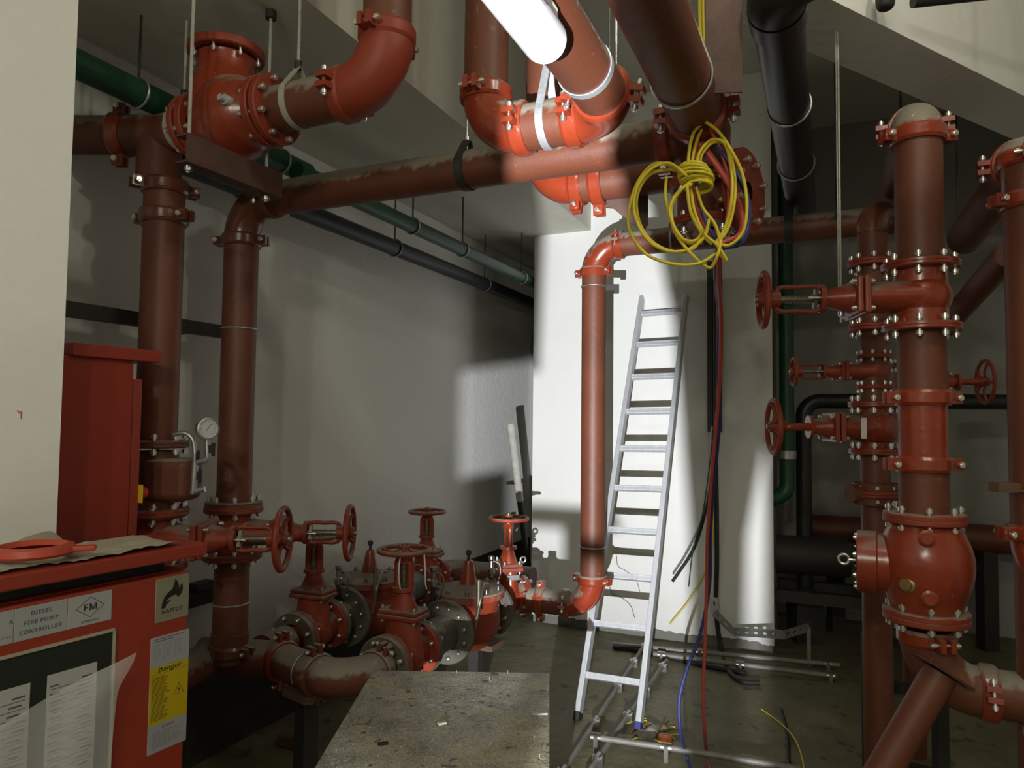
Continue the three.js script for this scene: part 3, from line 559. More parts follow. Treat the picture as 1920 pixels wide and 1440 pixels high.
// bracket plate under the joint
{ const o = Zp(1142, 335, 2.9), t = thing('bracket', 'dark steel gusset bracket hanging under the red joint', 'bracket', o);
  part(t, 'gusset', plate([[0, 0], [0.006, -0.075], [-0.03, -0.12], [0.02, -0.128], [0.14, -0.235], [0.16, -0.2], [0.16, 0], [0.1, 0]], 0.01, o, V(0.98, 0, 0.2).normalize(), UP), M.brownSteel);
  part(t, 'rod', rod(off(o, UP, -0.03), V(o.x, CEIL, o.z), 0.005, 8), M.zinc); }
// brown steel plate hung beside the cables
{ const a = Zp(1357, 90, 1.95), t = thing('hanging_plate', 'flat brown steel plate hanging beside the yellow cables at the top', 'plate', a);
  part(t, 'plate', box(0.1, 0.46, 0.006, V(a.x, a.y + 0.1, a.z), V(0.99, 0, 0.1).normalize()), M.brownSteel);
  part(t, 'rod', rod(V(a.x, a.y + 0.3, a.z), V(a.x, CEIL, a.z), 0.006, 8), M.zinc); }

// ---------------------------------------------------------------- riser 3 by the column and the far pipe
const r3 = at(1112, 4.05, 1.5), H3 = 2.596, HB = 0.55, rC = 0.0685;
const farEnd = off(V(r3.x, H3, r3.z), D2, 1.6);
const b2 = at(952, 4.23, HB);
{
  const t = thing('riser_pipe', 'brown riser before the white column with an elbow at top and bottom', 'pipe', V(r3.x, 0, r3.z));
  const f = V(r3.x, HB, r3.z).sub(b2).normalize(), q = off(b2, f, 0.135);
  run(t, [q, V(r3.x, HB, r3.z), V(r3.x, H3, r3.z), farEnd], rC, { R: 0.15, dust: 0.62, dustFit: 0.7, fit: C.red, ear: V(0.8, 0, 0.6) });
  coupling(t, off(q, f, 0.07), f, rC, UP, { dust: 0.4 });
  for (const py of [538, 1025]) { const h = hy(1112, py, 4.05); part(t, 'clamp_band', new THREE.TorusGeometry(rC + 0.003, 0.005, 8, 40).rotateX(Math.PI / 2).translate(r3.x, h, r3.z), M.zinc); }
  const ch = hy(1140, 540, 4.05); part(t, 'clamp', [box(0.07, 0.035, 0.04, V(r3.x + rC + 0.03, ch, r3.z)), box(0.03, 0.05, 0.03, V(r3.x + rC + 0.06, ch - 0.005, r3.z))], M.darkSteel);
  const lp = off(V(r3.x, H3, r3.z), D2, 1.05); hanger(lp, D2, rC, CEIL, 'dark strap hanger on the far pipe right of the white column', M.darkSteel, 0.04, 0.2);
  const lq = off(V(r3.x, H3, r3.z), D2, 0.45); hanger(lq, D2, rC, CEIL, 'thin strap hanger on the far pipe behind the cable coil', M.zinc, 0.012, 0.2);
}
// ---------------------------------------------------------------- floor rows of valves
const A1 = at(586, 3.54, HB), A2 = at(799, 4.65, HB), B1 = at(755, 3.19, HB);
const dA = A2.clone().sub(A1).normalize(), dB = b2.clone().sub(B1).normalize(), LV = 0.115;
{
  gateValve('dusty red gate valve nearest the left riser in the wall-side floor row', A1, dA, UP, { H: 0.46, column: true, color: C.red, dust: 0.5, mat: M.matt });
  gateValve('dusty red gate valve at the far end of the wall-side floor row', A2, dA, UP, { H: 0.44, column: true, color: C.red, dust: 0.5, mat: M.matt });
  gateValve('red gate valve of the front floor row with tags wired to its wheel', B1, dB, UP, { H: 0.46, column: true, color: C.red, dust: 0.4, mat: M.satin });
  const b2axis = add(sc(dB, 0.5), sc(V(r3.x - b2.x, 0, r3.z - b2.z).normalize(), 0.6)).normalize();
  gateValve('bright orange-red gate valve in the beam of light left of the brown riser', b2, b2axis, UP, { H: 0.46, column: true, color: C.red, dust: 0.3, mat: M.gloss, eye: true, plate: true, L: 0.1 });
  const cA = A1.clone().lerp(A2, 0.43), cB = B1.clone().lerp(b2, 0.55);
  controlValve('dusty control valve with round cover in the wall-side floor row', cA, dA); controlValve('dusty control valve with round cover in the front floor row', cB, dB);
  const spool = (a, b, label) => { const t = thing('pipe_spool', label, 'pipe', a.clone()); const n = line(a, b, 0.03); part(t, 'spool', tint(sweep(n, 0.085, { seg: 40 }), [0.2, 0.19, 0.15], 0.35), M.matt); flange(t, off(a, b.clone().sub(a).normalize(), 0.0), b.clone().sub(a).normalize(), 0.07, 0.124, 0.024, 8, { color: [0.26, 0.2, 0.145], dust: 0.4, mat: M.matt }); };
  spool(off(A1, dA, LV + 0.026), off(cA, dA, -0.26), 'grey pipe spool after the nearest valve of the wall-side row');
  spool(off(cA, dA, 0.26), off(A2, dA, -LV - 0.026), 'grey pipe spool before the far valve of the wall-side row');
  spool(off(B1, dB, LV + 0.026), off(cB, dB, -0.26), 'grey pipe spool after the nearest valve of the front row');
  spool(off(cB, dB, 0.26), off(b2, dB, -0.13), 'grey pipe spool before the lit orange valve');
  // header from the riser to both rows
  const hb = off(B1, dB, -0.40), ha = off(A1, dA, -0.36), hd = hb.clone().sub(ha).normalize(), R2 = V(r2.x, HB, r2.z);
  const t = thing('header_pipe', 'dusty red-brown header pipe on the floor linking the riser to both valve rows', 'pipe', V(ha.x, HB, ha.z));
  const oo = { color: C.pipe, dust: 0.62, mat: M.matt, fit: C.pipe, fitMat: M.matt, dustFit: 0.6 };
  part(t, 'tee', tint(merge([sweep(line(off(R2, D2, -0.16), off(ha, hd, 0.14), 0.03), rB * 1.06, { seg: 40 }), sweep(line(R2, V(R2.x, HB + 0.12, R2.z), 0.03), rB * 1.06, { seg: 40 }), sweep(line(ha, off(A1, dA, -0.2), 0.03), rB * 1.06, { seg: 40 })]), C.pipe, 0.6), M.matt);
  coupling(t, off(ha, hd, 0.15), hd, rB, UP, { color: C.red, dust: 0.5 });
  run(t, [off(ha, hd, 0.14), hb, off(B1, dB, -0.16)], rB, { ...oo, R: 0.15, ear: V(0.3, 1, 0.4).normalize() });
  flange(t, off(B1, dB, -0.145), dB, 0.07, 0.124, 0.026, 8, { color: [0.26, 0.2, 0.145], dust: 0.5, mat: M.matt }); flange(t, off(A1, dA, -0.145), dA, 0.07, 0.124, 0.026, 8, { color: [0.26, 0.2, 0.145], dust: 0.5, mat: M.matt });
  tube(t, off(R2, D2, -0.1), off(off(R2, D2, -0.1), V(-0.2, 0, 1).normalize(), 0.6), rB, oo);
  // post under the header
  const hp = off(ha, hd, 0.34), s = thing('pipe_support', 'steel post with square head under the dusty header pipe', 'support', V(hp.x, 0, hp.z));
  part(s, 'post', box(0.07, HB - rB - 0.03, 0.07, V(hp.x, (HB - rB - 0.03) / 2, hp.z), hd), M.darkSteel); part(s, 'head', box(0.16, 0.03, 0.13, V(hp.x, HB - rB - 0.015, hp.z), hd), M.rust);
  part(s, 'u_bolt', sweep(Array.from({ length: 25 }, (_, i) => { const a = (-0.15 + i / 24 * 1.3) * Math.PI; return add(hp, sc(V(-hd.z, 0, hd.x), Math.cos(a) * (rB + 0.006)), V(0, Math.sin(a) * (rB + 0.006), 0)); }), 0.004, { seg: 8 }), M.zinc);
  part(s, 'base', box(0.16, 0.012, 0.16, V(hp.x, 0.006, hp.z), hd), M.darkSteel);
  const tb = at(902, 3.98, 0.36), s2 = thing('pipe_support', 'small steel table support under the front valve row', 'support', V(tb.x, 0, tb.z));
  part(s2, 'top', box(0.2, 0.03, 0.14, tb, D2), M.rust); part(s2, 'post', box(0.06, 0.35, 0.06, V(tb.x - 0.03, 0.175, tb.z), D2), M.darkSteel);
  // branch pipe that leaves the wall-side row
  const k = thing('branch_pipe', 'dusty pipe leaving the far wall-side valve toward the column', 'pipe', A2.clone());
  run(k, [off(A2, dA, 0.13), off(A2, dA, 0.36), off(off(A2, dA, 0.36), D2, 0.62)], rB, { ...oo, R: 0.12, couple: false });
  // wired tags under the handwheel
  const tg = thing('tag_wire', 'pale looped tag wires hanging from the red handwheel in the front row', 'wire', V(B1.x, 1.0, B1.z));
  for (const [x0, x1] of [[752, 748], [795, 797]]) part(tg, 'loop', sweep(curve([Zp(x0, 1035, 3.12), Zp(x1, 1065, 3.1), Zp(x1 + 1, 1095, 3.12), Zp(x1 + 3, 1104, 3.14)], 16), 0.0035, { seg: 8 }), M.white);
}
// small relief valve by the wall row and by the lit valve
for (const [x, y, z, l] of [[634, 1105, 3.75, 'slim chrome vent cock standing in the wall-side valve row'], [921, 1085, 4.05, 'slim chrome vent cock left of the lit orange valve'], [812, 1110, 3.6, 'slim dull vent cock behind the front row handwheel']]) {
  const b = Zp(x, y, z), t = thing('vent_cock', l, 'valve', b);
  part(t, 'pipe', rod(V(b.x, HB + 0.08, b.z), V(b.x, b.y + 0.07, b.z), 0.011, 14), M.darkSteel);
  part(t, 'body', lathe([[0.015, 0.02], [0.02, 0.03], [0.02, 0.055], [0.013, 0.065], [0.013, 0.1], [0.018, 0.11], [0.018, 0.125], [0.001, 0.13]], b, UP, 16), M.steel);
  part(t, 'tube', sweep(curve([add(b, V(0.01, 0.1, 0)), add(b, V(0.045, 0.08, 0)), add(b, V(0.05, 0.02, 0)), add(b, V(0.02, -0.04, 0))], 20), 0.005, { seg: 8 }), M.stem);
}

// ---------------------------------------------------------------- pipes under the ceiling along the left wall
{
  const mk = (label, px, py, d, r, t0, t1, mat, rings) => {
    const p = wallP(px, py, d), t = thing('wall_pipe', label, 'pipe', p);
    part(t, 'pipe', rod(off(p, D1, t0), off(p, D1, t1), r, 32), mat);
    for (const k of rings) {
      const c = off(p, D1, k);
      part(t, 'ring_hanger', put(new THREE.TorusGeometry(r + 0.005, 0.005, 8, 36).rotateX(Math.PI / 2), c, D1), M.zinc);
      part(t, 'rod', rod(add(c, V(0, r, 0)), V(c.x, SOFFIT + 0.01, c.z), 0.005, 8), M.darkSteel);
    }
    return p;
  };
  mk('dark petrol blue pipe on rings low along the left wall top', 740, 465, 0.16, 0.05, -1.72, 2.9, M.petrol, [-1.3, 0, 1.3]);
  mk('green pipe on rings running along the left wall to the column', 867, 468, 0.46, 0.043, -1.62, 2.0, M.greenPipe, [-0.62, 0, 1.0]);
  mk('short dark green pipe end high on the left wall', 400, 242, 0.36, 0.05, -2.4, 0.58, M.greenPipe, [-0.35, 0.4]);
}
// wall rail behind the two risers
{ const p = wallP(380, 618, 0.18), a = wallP(60, 568, 0.18); const q = off(p, D1, 0.16), h = (p.y + a.y) / 2;
  const s = thing('wall_rail', 'dark steel channel rail behind the two left risers', 'rail', V(p.x, h, p.z)), b = off(V(p.x, h, p.z), D1, -1.8), e = off(V(p.x, h, p.z), D1, 0.14), m = b.clone().lerp(e, 0.5);
  part(s, 'rail', box(b.distanceTo(e), 0.055, 0.04, m, D1), M.darkSteel);
  for (const f of [0.45, 0.9]) { const c = b.clone().lerp(e, f); part(s, 'bracket', box(0.05, 0.05, 0.18, off(c, D2, -0.09), D1), M.darkSteel); } }
{ const p = wallP(378, 1118, 0.05); solo('wall_bracket', [box(0.3, 0.05, 0.1, p, D1), box(0.1, 0.03, 0.06, add(p, V(0, 0.05, 0)), D1)], M.darkSteel, 'dark steel bracket on the left wall between cabinet and riser', 'bracket'); }
// leaning tube in the corner behind the column
{ const a = Zp(957, 792, 5.2), b = V(0.2, 0, -5.98), m = a.clone().lerp(b, 0.38), t = thing('leaning_tube', 'tube leaning in the corner left of the column, pale above and black below', 'tube', V(b.x, 0, b.z));
  part(t, 'upper_tube', rod(a, m, 0.028, 20), M.strap, 'pale dusty upper half'); part(t, 'lower_tube', rod(m, b, 0.024, 20), M.rubber, 'black lower half'); }

// ---------------------------------------------------------------- right-hand riser assembly
const zR = 2.4, R1 = at(1730, zR, 1.6), rR = 0.0745;
{
  const P = h => V(R1.x, h, R1.z), H = py => hy(1730, py, zR), o = { color: C.pipe, dust: 0 };
  const HT = 2.65, t = thing('riser_pipe', 'brown riser on the right carrying valves, turning away at the top under the beam', 'pipe', P(0));
  const away = D1;
  elbow(t, P(HT), UP, away, rR, 0.085, { color: C.red, dust: 0.85, mat: M.satin });
  coupling(t, P(H(257)), UP, rR, AX, { color: C.red, dust: 0.1 }); coupling(t, off(P(HT), away, 0.1), away, rR, V(1, 0, 0.3), { color: C.red });
  tube(t, off(P(HT), away, 0.1), off(P(HT), away, 1.12), rR, { color: C.pipe });
  tube(t, P(H(500)), P(HT - 0.085), rR, o); tube(t, P(H(746)), P(H(615)), rR, o);
  const vy = (H(500) + H(615)) / 2, L = (H(500) - H(615)) / 2;
  gateValve('bright red gate valve on the right riser, its rising stem pointing at the column', P(vy), UP, V(-0.985, 0, -0.17).normalize(), { H: 0.512, L, dust: 0.22, wheel: 0.104, group: undefined });
  coupling(t, P(H(746)), UP, rR, AX, { color: C.red, dust: 0.2 });
  part(t, 'spool', tint(sweep(line(P(H(868)), P(H(750)), 0.03), rR, { seg: 44 }), C.red), M.gloss, 'glossy red spool');
  coupling(t, P(H(870)), UP, rR, AX, { color: C.red, dust: 0.2 });
  tube(t, P(H(965)), P(H(872)), rR * 1.02, o);
  // swing check valve with side cover
  const cy = H(1062), c = thing('swing_check_valve', 'round-bodied red check valve with side cover and eye bolt on the right riser', 'valve', P(cy)), top = H(970) - cy, bot = H(1152) - cy;
  part(c, 'body', tint(merge([smoothLathe([[0.1, bot], [0.118, bot * 0.65], [0.14, bot * 0.2], [0.142, top * 0.25], [0.118, top * 0.7], [0.09, top]], P(cy), UP, 48), rod(P(cy + 0.0), add(P(cy + 0.0), V(-0.131, 0, -0.069)), 0.098, 40, 0.03)]), C.red, 0.2), M.gloss);
  flange(c, P(H(970)), UP, rR, 0.125, 0.036, 8, { color: C.red, dust: 0.2 }); flange(c, P(H(1152)), UP, rR, 0.13, 0.04, 8, { color: C.red, dust: 0.2 });
  const sd = V(-0.875, 0, -0.46).normalize(), cvr = part(c, 'side_cover', tint(lathe([[0.001, 0.205], [0.1, 0.205], [0.105, 0.2], [0.105, 0.145], [0.098, 0.14]], P(cy), sd), C.red, 0.15), M.gloss);
  const qq = basisQ(sd); for (let i = 0; i < 8; i++) { const a = (i + 0.5) / 8 * 6.283; bolt(cvr, add(off(P(cy), sd, 0.2), V(Math.cos(a) * 0.09, 0, Math.sin(a) * 0.09).applyQuaternion(qq)), sd, 0.03, 0.0105); }
  part(c, 'eye_bolt', merge([put(new THREE.TorusGeometry(0.017, 0.005, 8, 24), off(P(cy), sd, 0.246), UP, sd), rod(off(P(cy), sd, 0.205), off(P(cy), sd, 0.232), 0.006, 10)]), M.bolt, 'bright steel lifting eye');
  for (const [x, y, mt] of [[1738, 1010, M.gloss], [1680, 1102, M.brass], [1744, 1124, M.gloss]]) {
    const q = Zp(x, y, 2.27), n = q.clone().sub(P(q.y)).normalize(), g = lathe([[0.026, -0.04], [0.026, 0], [0.018, 0.003], [0.018, 0.014], [0.001, 0.014]], off(P(q.y), n, 0.138), n, 24);
    part(c, 'plug', mt === M.gloss ? tint(g, C.red) : g, mt);
  }
  // foot of the riser
  coupling(t, P(H(1192)), UP, rR, V(0, 0, 1), { color: C.red, dust: 0.45 });
  const hb = 0.735, de = D2;
  elbow(t, P(hb), V(0, -1, 0), de, rR * 1.02, 0.15, { color: C.pipe, dust: 0.25, mat: M.satin });
  const f0 = off(P(hb), de, 0.15), f1 = off(P(hb), de, 1.1);
  tube(t, f0, f1, rR * 1.02, { color: C.pipe, dust: 0.5 }); coupling(t, off(f0, de, 0.02), de, rR, V(0, 0.25, 1), { color: C.red, dust: 0.4 });
  const pp = off(f0, de, 0.17), s = thing('pipe_support', 'rusty steel post with head plate and clamp under the lower right pipe', 'support', V(pp.x, 0, pp.z));
  part(s, 'post', box(0.09, hb - rR - 0.025, 0.09, V(pp.x, (hb - rR - 0.025) / 2, pp.z), de), M.rust); part(s, 'head', box(0.13, 0.025, 0.15, V(pp.x, hb - rR - 0.015, pp.z), de), M.strap);
  part(s, 'u_bolt', sweep(Array.from({ length: 25 }, (_, i) => { const a = (-0.1 + i / 24 * 1.2) * Math.PI; return add(V(pp.x, hb, pp.z), sc(V(-de.z, 0, de.x), Math.cos(a) * (rR + 0.008)), V(0, Math.sin(a) * (rR + 0.008), 0)); }), 0.0045, { seg: 8 }), M.zinc);
  // raking leg with its end plate
  const lt = add(P(0.82), V(0.0, 0, 0.09)), lb = V(R1.x - 0.52, 0.0, R1.z + 0.12), l = thing('raking_prop', 'sloping brown prop with end plate bracing the foot of the right riser', 'prop', lb), dd = lb.clone().sub(lt).normalize();
  part(l, 'tube', tint(sweep(line(off(lt, dd, 0.02), lb, 0.03), 0.05, { seg: 36 }), C.pipe, 0.1), M.satin);
  part(l, 'end_plate', box(0.15, 0.008, 0.13, off(lt, dd, 0.01), V(-dd.y, dd.x, 0).normalize(), dd), M.brownSteel); part(l, 'foot_plate', box(0.18, 0.012, 0.16, V(lb.x, 0.006, lb.z)), M.brownSteel);
  // second riser at the right border
  const q2 = off(P(0), D2, 0.315), Q = h => V(q2.x, h, q2.z), H2 = py => hy(1935, py, -q2.z), t2 = thing('riser_pipe', 'brown riser cut off by the right border of the picture', 'pipe', Q(0));
  elbow(t2, Q(2.487), UP, away, rR, 0.1, { color: C.red, dust: 0.85, mat: M.satin }); coupling(t2, Q(H2(300)), UP, rR * 1.04, V(-0.5, 0, 0.8), { color: C.red }); coupling(t2, Q(H2(378)), UP, rR, AX, { color: C.red });
  part(t2, 'spool', tint(sweep(line(Q(H2(376)), Q(H2(304)), 0.03), rR * 1.08, { seg: 40 }), C.pipe), M.gloss); tube(t2, off(Q(2.487), away, 0.12), off(Q(2.487), away, 1.2), rR, { color: C.pipe });
  coupling(t2, off(Q(2.487), away, 0.13), away, rR, V(1, 0, 0.3), { color: C.red });
  tube(t2, Q(H2(1000)), Q(H2(380)), rR, { color: C.pipe }); coupling(t2, Q(H2(1000)), UP, rR, AX, { color: C.red });
  part(t2, 'clamp', merge([new THREE.TorusGeometry(rR + 0.004, 0.005, 8, 40).rotateX(Math.PI / 2).translate(q2.x, H2(920), q2.z), box(0.07, 0.03, 0.05, Q(H2(914)).add(V(-rR - 0.03, 0, 0)))]), M.rust);
  elbow(t2, Q(H2(1070)), V(0, -1, 0), V(0.2, 0, 1).normalize(), rR, 0.1, { color: C.red }); tube(t2, Q(H2(1040)), Q(0), rR * 0.9, { color: C.pipe });
  flange(t2, off(Q(H2(1070)), V(0.1, 0, 1).normalize(), 0.11), V(0.1, 0, 1).normalize(), 0.05, 0.1, 0.024, 6, { color: C.red });
}
{ // dark pipe stack behind the right riser with three smaller valves
  const zD = 3.05, q = at(1640, zD, 1.6), P = h => V(q.x, h, q.z), H = py => hy(1640, py, zD), t = thing('riser_pipe', 'unlit red-brown pipe stack standing behind the right riser', 'pipe', P(0)), o = { color: C.pipe };
  tube(t, P(0), P(2.45), 0.058, o); elbow(t, P(2.52), UP, farEnd.clone().sub(P(2.52)).setY(0).normalize(), 0.06, 0.1, { color: C.pipe });
  for (const py of [495, 615, 925]) flange(t, P(H(py)), UP, 0.05, 0.1, 0.03, 8, { color: C.red });
  part(t, 'valve_body', tint(merge([rod(P(H(945)), P(H(905)), 0.09, 32, 0.03), rod(P(H(925)), add(P(H(925)), V(-0.12, 0, 0.02)), 0.04, 20, 0.03)]), C.pipe), M.satin);
  gateValve('red gate valve with white paper tag behind the right riser, wheel toward the column', P(H(802)), UP, V(-1, 0, -0.1).normalize(), { H: 0.42, L: 0.1, R: 0.105, r: 0.06, dust: 0.2, wheel: 0.126, color: C.red, column: true });
  const tg = Zp(1620, 803, 2.92); solo('paper_tag', box(0.022, 0.085, 0.003, tg, V(0.98, 0, 0.2).normalize()), M.white, 'white paper tag on the red valve behind the right riser', 'tag');
  gateValve('small red gate valve above the tagged one on the unlit pipe stack', P(H(697)), UP, V(-1, 0, -0.15).normalize(), { H: 0.5, scale: 0.66, L: 0.1, R: 0.11, dust: 0.05, color: C.red, mat: M.satin, wheelMat: M.satin, wheel: 0.1 });
  const p4 = at(1705, 3.5, hy(1705, 716, 3.5)), k = thing('riser_pipe', 'dark pipe hidden behind the right riser carrying a valve', 'pipe', V(p4.x, 0, p4.z)); tube(k, V(p4.x, 0, p4.z), V(p4.x, 2.5, p4.z), 0.05, o);
  gateValve('dark gate valve behind the right riser with its wheel pointing right', p4, UP, V(0.97, 0, 0.2).normalize(), { H: 0.42, scale: 0.8, L: 0.1, R: 0.11, r: 0.06, dust: 0.05, color: C.red, mat: M.satin, column: true, wheel: 0.14 });
  // back pipe from the right that slopes away
  const sp = thing('overhead_pipe', 'dark red pipe slanting away behind the right risers', 'pipe', Zp(1830, 545, 3.2)); tube(sp, Zp(1890, 478, 2.9), Zp(1760, 625, 3.75), 0.055, { color: C.pipe, dust: 0.3 });
}
{ // black pipe along the back wall, turning down
  const t = thing('black_pipe', 'black pipe along the back wall turning down beside the column', 'pipe', Zp(1506, 752, 5.3)), h = hy(1506, 752, 5.3), a = Zp(1506, 752, 5.3), b = V(at(1990, 4.9, h).x, h, -4.9);
  const R = 0.12, A = arc(a, UP, b.clone().sub(a).normalize(), R);
  part(t, 'pipe', sweep([V(a.x, 0.3, a.z), ...A.pts, b], 0.055, { seg: 28 }), M.blackPipe);
  part(t, 'base', box(0.2, 0.3, 0.2, V(a.x, 0.15, a.z)), M.darkSteel);
}
{ // green drop pipe behind the column edge
  const a = Zp(1474, 600, 5.12), b = Zp(1475, 925, 5.12), A = arc(V(a.x, b.y, a.z), V(0, -1, 0), V(-1, -0.35, 0.1).normalize(), 0.1), t = thing('green_pipe', 'green drop pipe with elbow behind the right edge of the column', 'pipe', V(a.x, b.y, a.z));
  part(t, 'pipe', rod(V(a.x, SOFFIT + 1, a.z), A.pts[0], 0.05, 28), M.greenPipe); part(t, 'elbow', sweep([...A.pts, off(A.pts.at(-1), V(-1, -0.35, 0.1).normalize(), 0.2)], 0.054, { seg: 28 }), M.greenPipe);
  part(t, 'collar', lathe([[0.05, 0], [0.062, 0], [0.062, 0.06], [0.05, 0.06]], V(a.x, hy(1469, 860, 5.12), a.z), UP), M.zinc);
}
{ // rods on the right
  const a = Zp(1588, 97, 2.62), b = Zp(1577, 605, 2.45), t = thing('hanger_rod', 'long pale hanger rod with bracket under the right valve stem', 'rod', V(b.x, b.y, b.z));
  part(t, 'rod', rod(V(b.x, a.y + 0.02, b.z), b, 0.0038, 10), M.strap); part(t, 'rod', rod(V(b.x - 0.012, a.y + 0.02, b.z + 0.01), add(b, V(-0.012, 0.06, 0.01)), 0.0022, 10), M.strap);
  const h = hy(1577, 576, 2.45); part(t, 'bracket', merge([box(0.04, 0.006, 0.03, V(b.x, h, b.z)), box(0.004, 0.05, 0.02, V(b.x + 0.02, h - 0.022, b.z)), new THREE.CylinderGeometry(0.01, 0.01, 0.02, 6).translate(b.x, h - 0.02, b.z)]), M.zinc);
  part(t, 'anchor', new THREE.CylinderGeometry(0.018, 0.018, 0.02, 6).translate(b.x, a.y + 0.01, b.z), M.steel);
  for (const [x, y, z, l] of [[1569, 430, 3.45, 'dark hanger rod to the far pipe left of the right riser'], [1796, 400, 3.4, 'dark hanger rod behind the right riser top'], [1690, 300, 3.35, 'dark hanger rod just left of the right riser top']]) { const p = Zp(x, y, z); solo('hanger_rod', rod(V(p.x, 2.6, p.z), V(p.x, CEIL, p.z), 0.006, 8), M.darkSteel, l, 'rod'); }
}
// ---------------------------------------------------------------- big black pipe overhead
{
  const h = 2.78, a = Yp(1462, 60, h), b = off(a, D1, 1.95), q = add(a, V(1, 0, 0.05)), c = off(a, D1, -0.33), dir = V(0.98, 0.08, 0.15).normalize();
  const t = thing('black_pipe', 'large black drainage pipe overhead turning right at its near end', 'pipe', a), A = arc(c, sc(D1, -1), dir, 0.13);
  part(t, 'pipe', rod(A.pts[0], b, 0.073, 40), M.blackPipe); part(t, 'elbow', sweep(A.pts, 0.079, { seg: 40 }), M.blackPipe); part(t, 'pipe', rod(A.pts.at(-1), off(A.pts.at(-1), dir, 1.1), 0.073, 40), M.blackPipe);
  for (const k of [0.55, 1.2]) { const m = off(a, D1, k); part(t, 'ring_hanger', put(new THREE.TorusGeometry(0.077, 0.005, 8, 44).rotateX(Math.PI / 2), m, D1), M.zinc); part(t, 'rod', rod(add(m, V(0, 0.075, 0)), V(m.x, CEIL + 0.01, m.z), 0.006, 8), M.darkSteel); }
  part(t, 'socket', put(new THREE.CylinderGeometry(0.081, 0.081, 0.08, 40), off(A.pts[0], D1, 0.05), D1), M.blackPipe);
}
{ const a = Zp(1712, 2, 2.3), b = Zp(1860, -14, 2.3), t = thing('black_pipe', 'thin black pipe end at the top border near the right beam', 'pipe', a); part(t, 'pipe', rod(a, off(a, b.clone().sub(a).normalize(), 0.6), 0.022, 24), M.blackPipe); part(t, 'rod', rod(off(a, b.clone().sub(a).normalize(), 0.4), add(off(a, b.clone().sub(a).normalize(), 0.4), V(0, 1.2, 0)), 0.005, 8), M.darkSteel);
  const c = Zp(1660, 2, 2.3), l = thing('lamp_holder', 'small black lamp holder hanging at the top border', 'lamp', c); part(l, 'holder', smoothLathe([[0.001, -0.03], [0.022, -0.026], [0.03, -0.005], [0.028, 0.03], [0.018, 0.06], [0.001, 0.065]], c, UP, 24), M.rubber); part(l, 'cable', rod(off(c, UP, 0.05), V(c.x, CEIL, c.z), 0.004, 8), M.yellow); }

// ---------------------------------------------------------------- white batten light overhead
{
  const e = Zp(1020, 74, 1.5), d = sc(D1, -1), L = 1.25, s = off(e, d, L), t = thing('batten_light', 'white unlit batten light fitting with opal cover overhead', 'light', e);
  const sec = new THREE.Shape(); sec.absellipse(0, 0, 0.047, 0.036, 0, Math.PI * 2);
  const g = new THREE.ExtrudeGeometry(sec, { depth: L, bevelEnabled: true, bevelThickness: 0.026, bevelSize: 0.0, bevelOffset: -0.012, bevelSegments: 6, curveSegments: 28 });
  const body = sweep(line(e, s, 0.1), 0.049, { seg: 40 });
  const dome = Array.from({ length: 9 }, (_, i) => off(e, d, -0.049 + i * 0.0061)), gd = sweep(dome, f => 0.049 * Math.sqrt(Math.max(0.02, 1 - (1 - f) ** 2)), { seg: 40 });
  part(t, 'diffuser', merge([body, gd]), M.opal); g.dispose();
  part(t, 'spine', box(L + 0.02, 0.05, 0.06, add(e.clone().lerp(s, 0.5), V(0, 0.045, 0)), d, UP, 0.008), M.white);
  for (const k of [0.14, 0.55, 1.0]) for (const q of [-1, 1]) part(t, 'clip', box(0.035, 0.03, 0.008, add(off(e, d, k), sc(V(-d.z, 0, d.x), q * 0.05), V(0, 0.012, 0)), d), M.zinc);
  for (const k of [0.25, 1.0]) { const p = off(e, d, k); part(t, 'rod', rod(add(p, V(-0.07, 0.06, 0)), V(p.x - 0.07, CEIL, p.z), 0.004, 8), M.zinc); part(t, 'arm', box(0.1, 0.006, 0.03, add(p, V(-0.04, 0.066, 0))), M.zinc); }
}

// ---------------------------------------------------------------- ladder
{
  const f0 = Yp(1086, 1350, 0.0), f1 = Yp(1193, 1374, 0.0), wallF = off(colL, colN, 0.03);
  const t0 = planeP(1205, 557, wallF, colN), t1 = planeP(1286, 556, wallF, colN);
  const side = f1.clone().sub(f0).normalize(), wtop = t1.clone().sub(t0).normalize(), mb = f0.clone().lerp(f1, 0.5), mt = t0.clone().lerp(t1, 0.5), up = mt.clone().sub(mb).normalize();
  const w = 0.33, sd = side.clone().add(wtop).normalize(); sd.addScaledVector(up, -sd.dot(up)).normalize();
  const nn = sd.clone().cross(up).normalize(), L = mb.distanceTo(mt), t = thing('ladder', 'aluminium ladder leaning against the white column', 'ladder', mb);
  for (const s of [-1, 1]) { const b = off(mb, sd, s * w / 2), c = off(b, up, L / 2);
    part(t, 'rail', box(0.03, L, 0.064, c, sd, up, 0.004), M.alu); part(t, 'foot', box(0.034, 0.045, 0.07, off(b, up, 0.022), sd, up, 0.006), s < 0 ? M.rubber : M.blueCable, s < 0 ? 'dark foot' : 'blue plastic foot'); }
  for (let i = 0; i < 10; i++) part(t, 'rung', [box(w, 0.03, 0.03, off(mb, up, 0.235 + i * (L - 0.39) / 9), sd, up, 0.004), box(w, 0.006, 0.036, off(mb, up, 0.235 + i * (L - 0.39) / 9 + 0.014), sd, up)], M.alu);
}

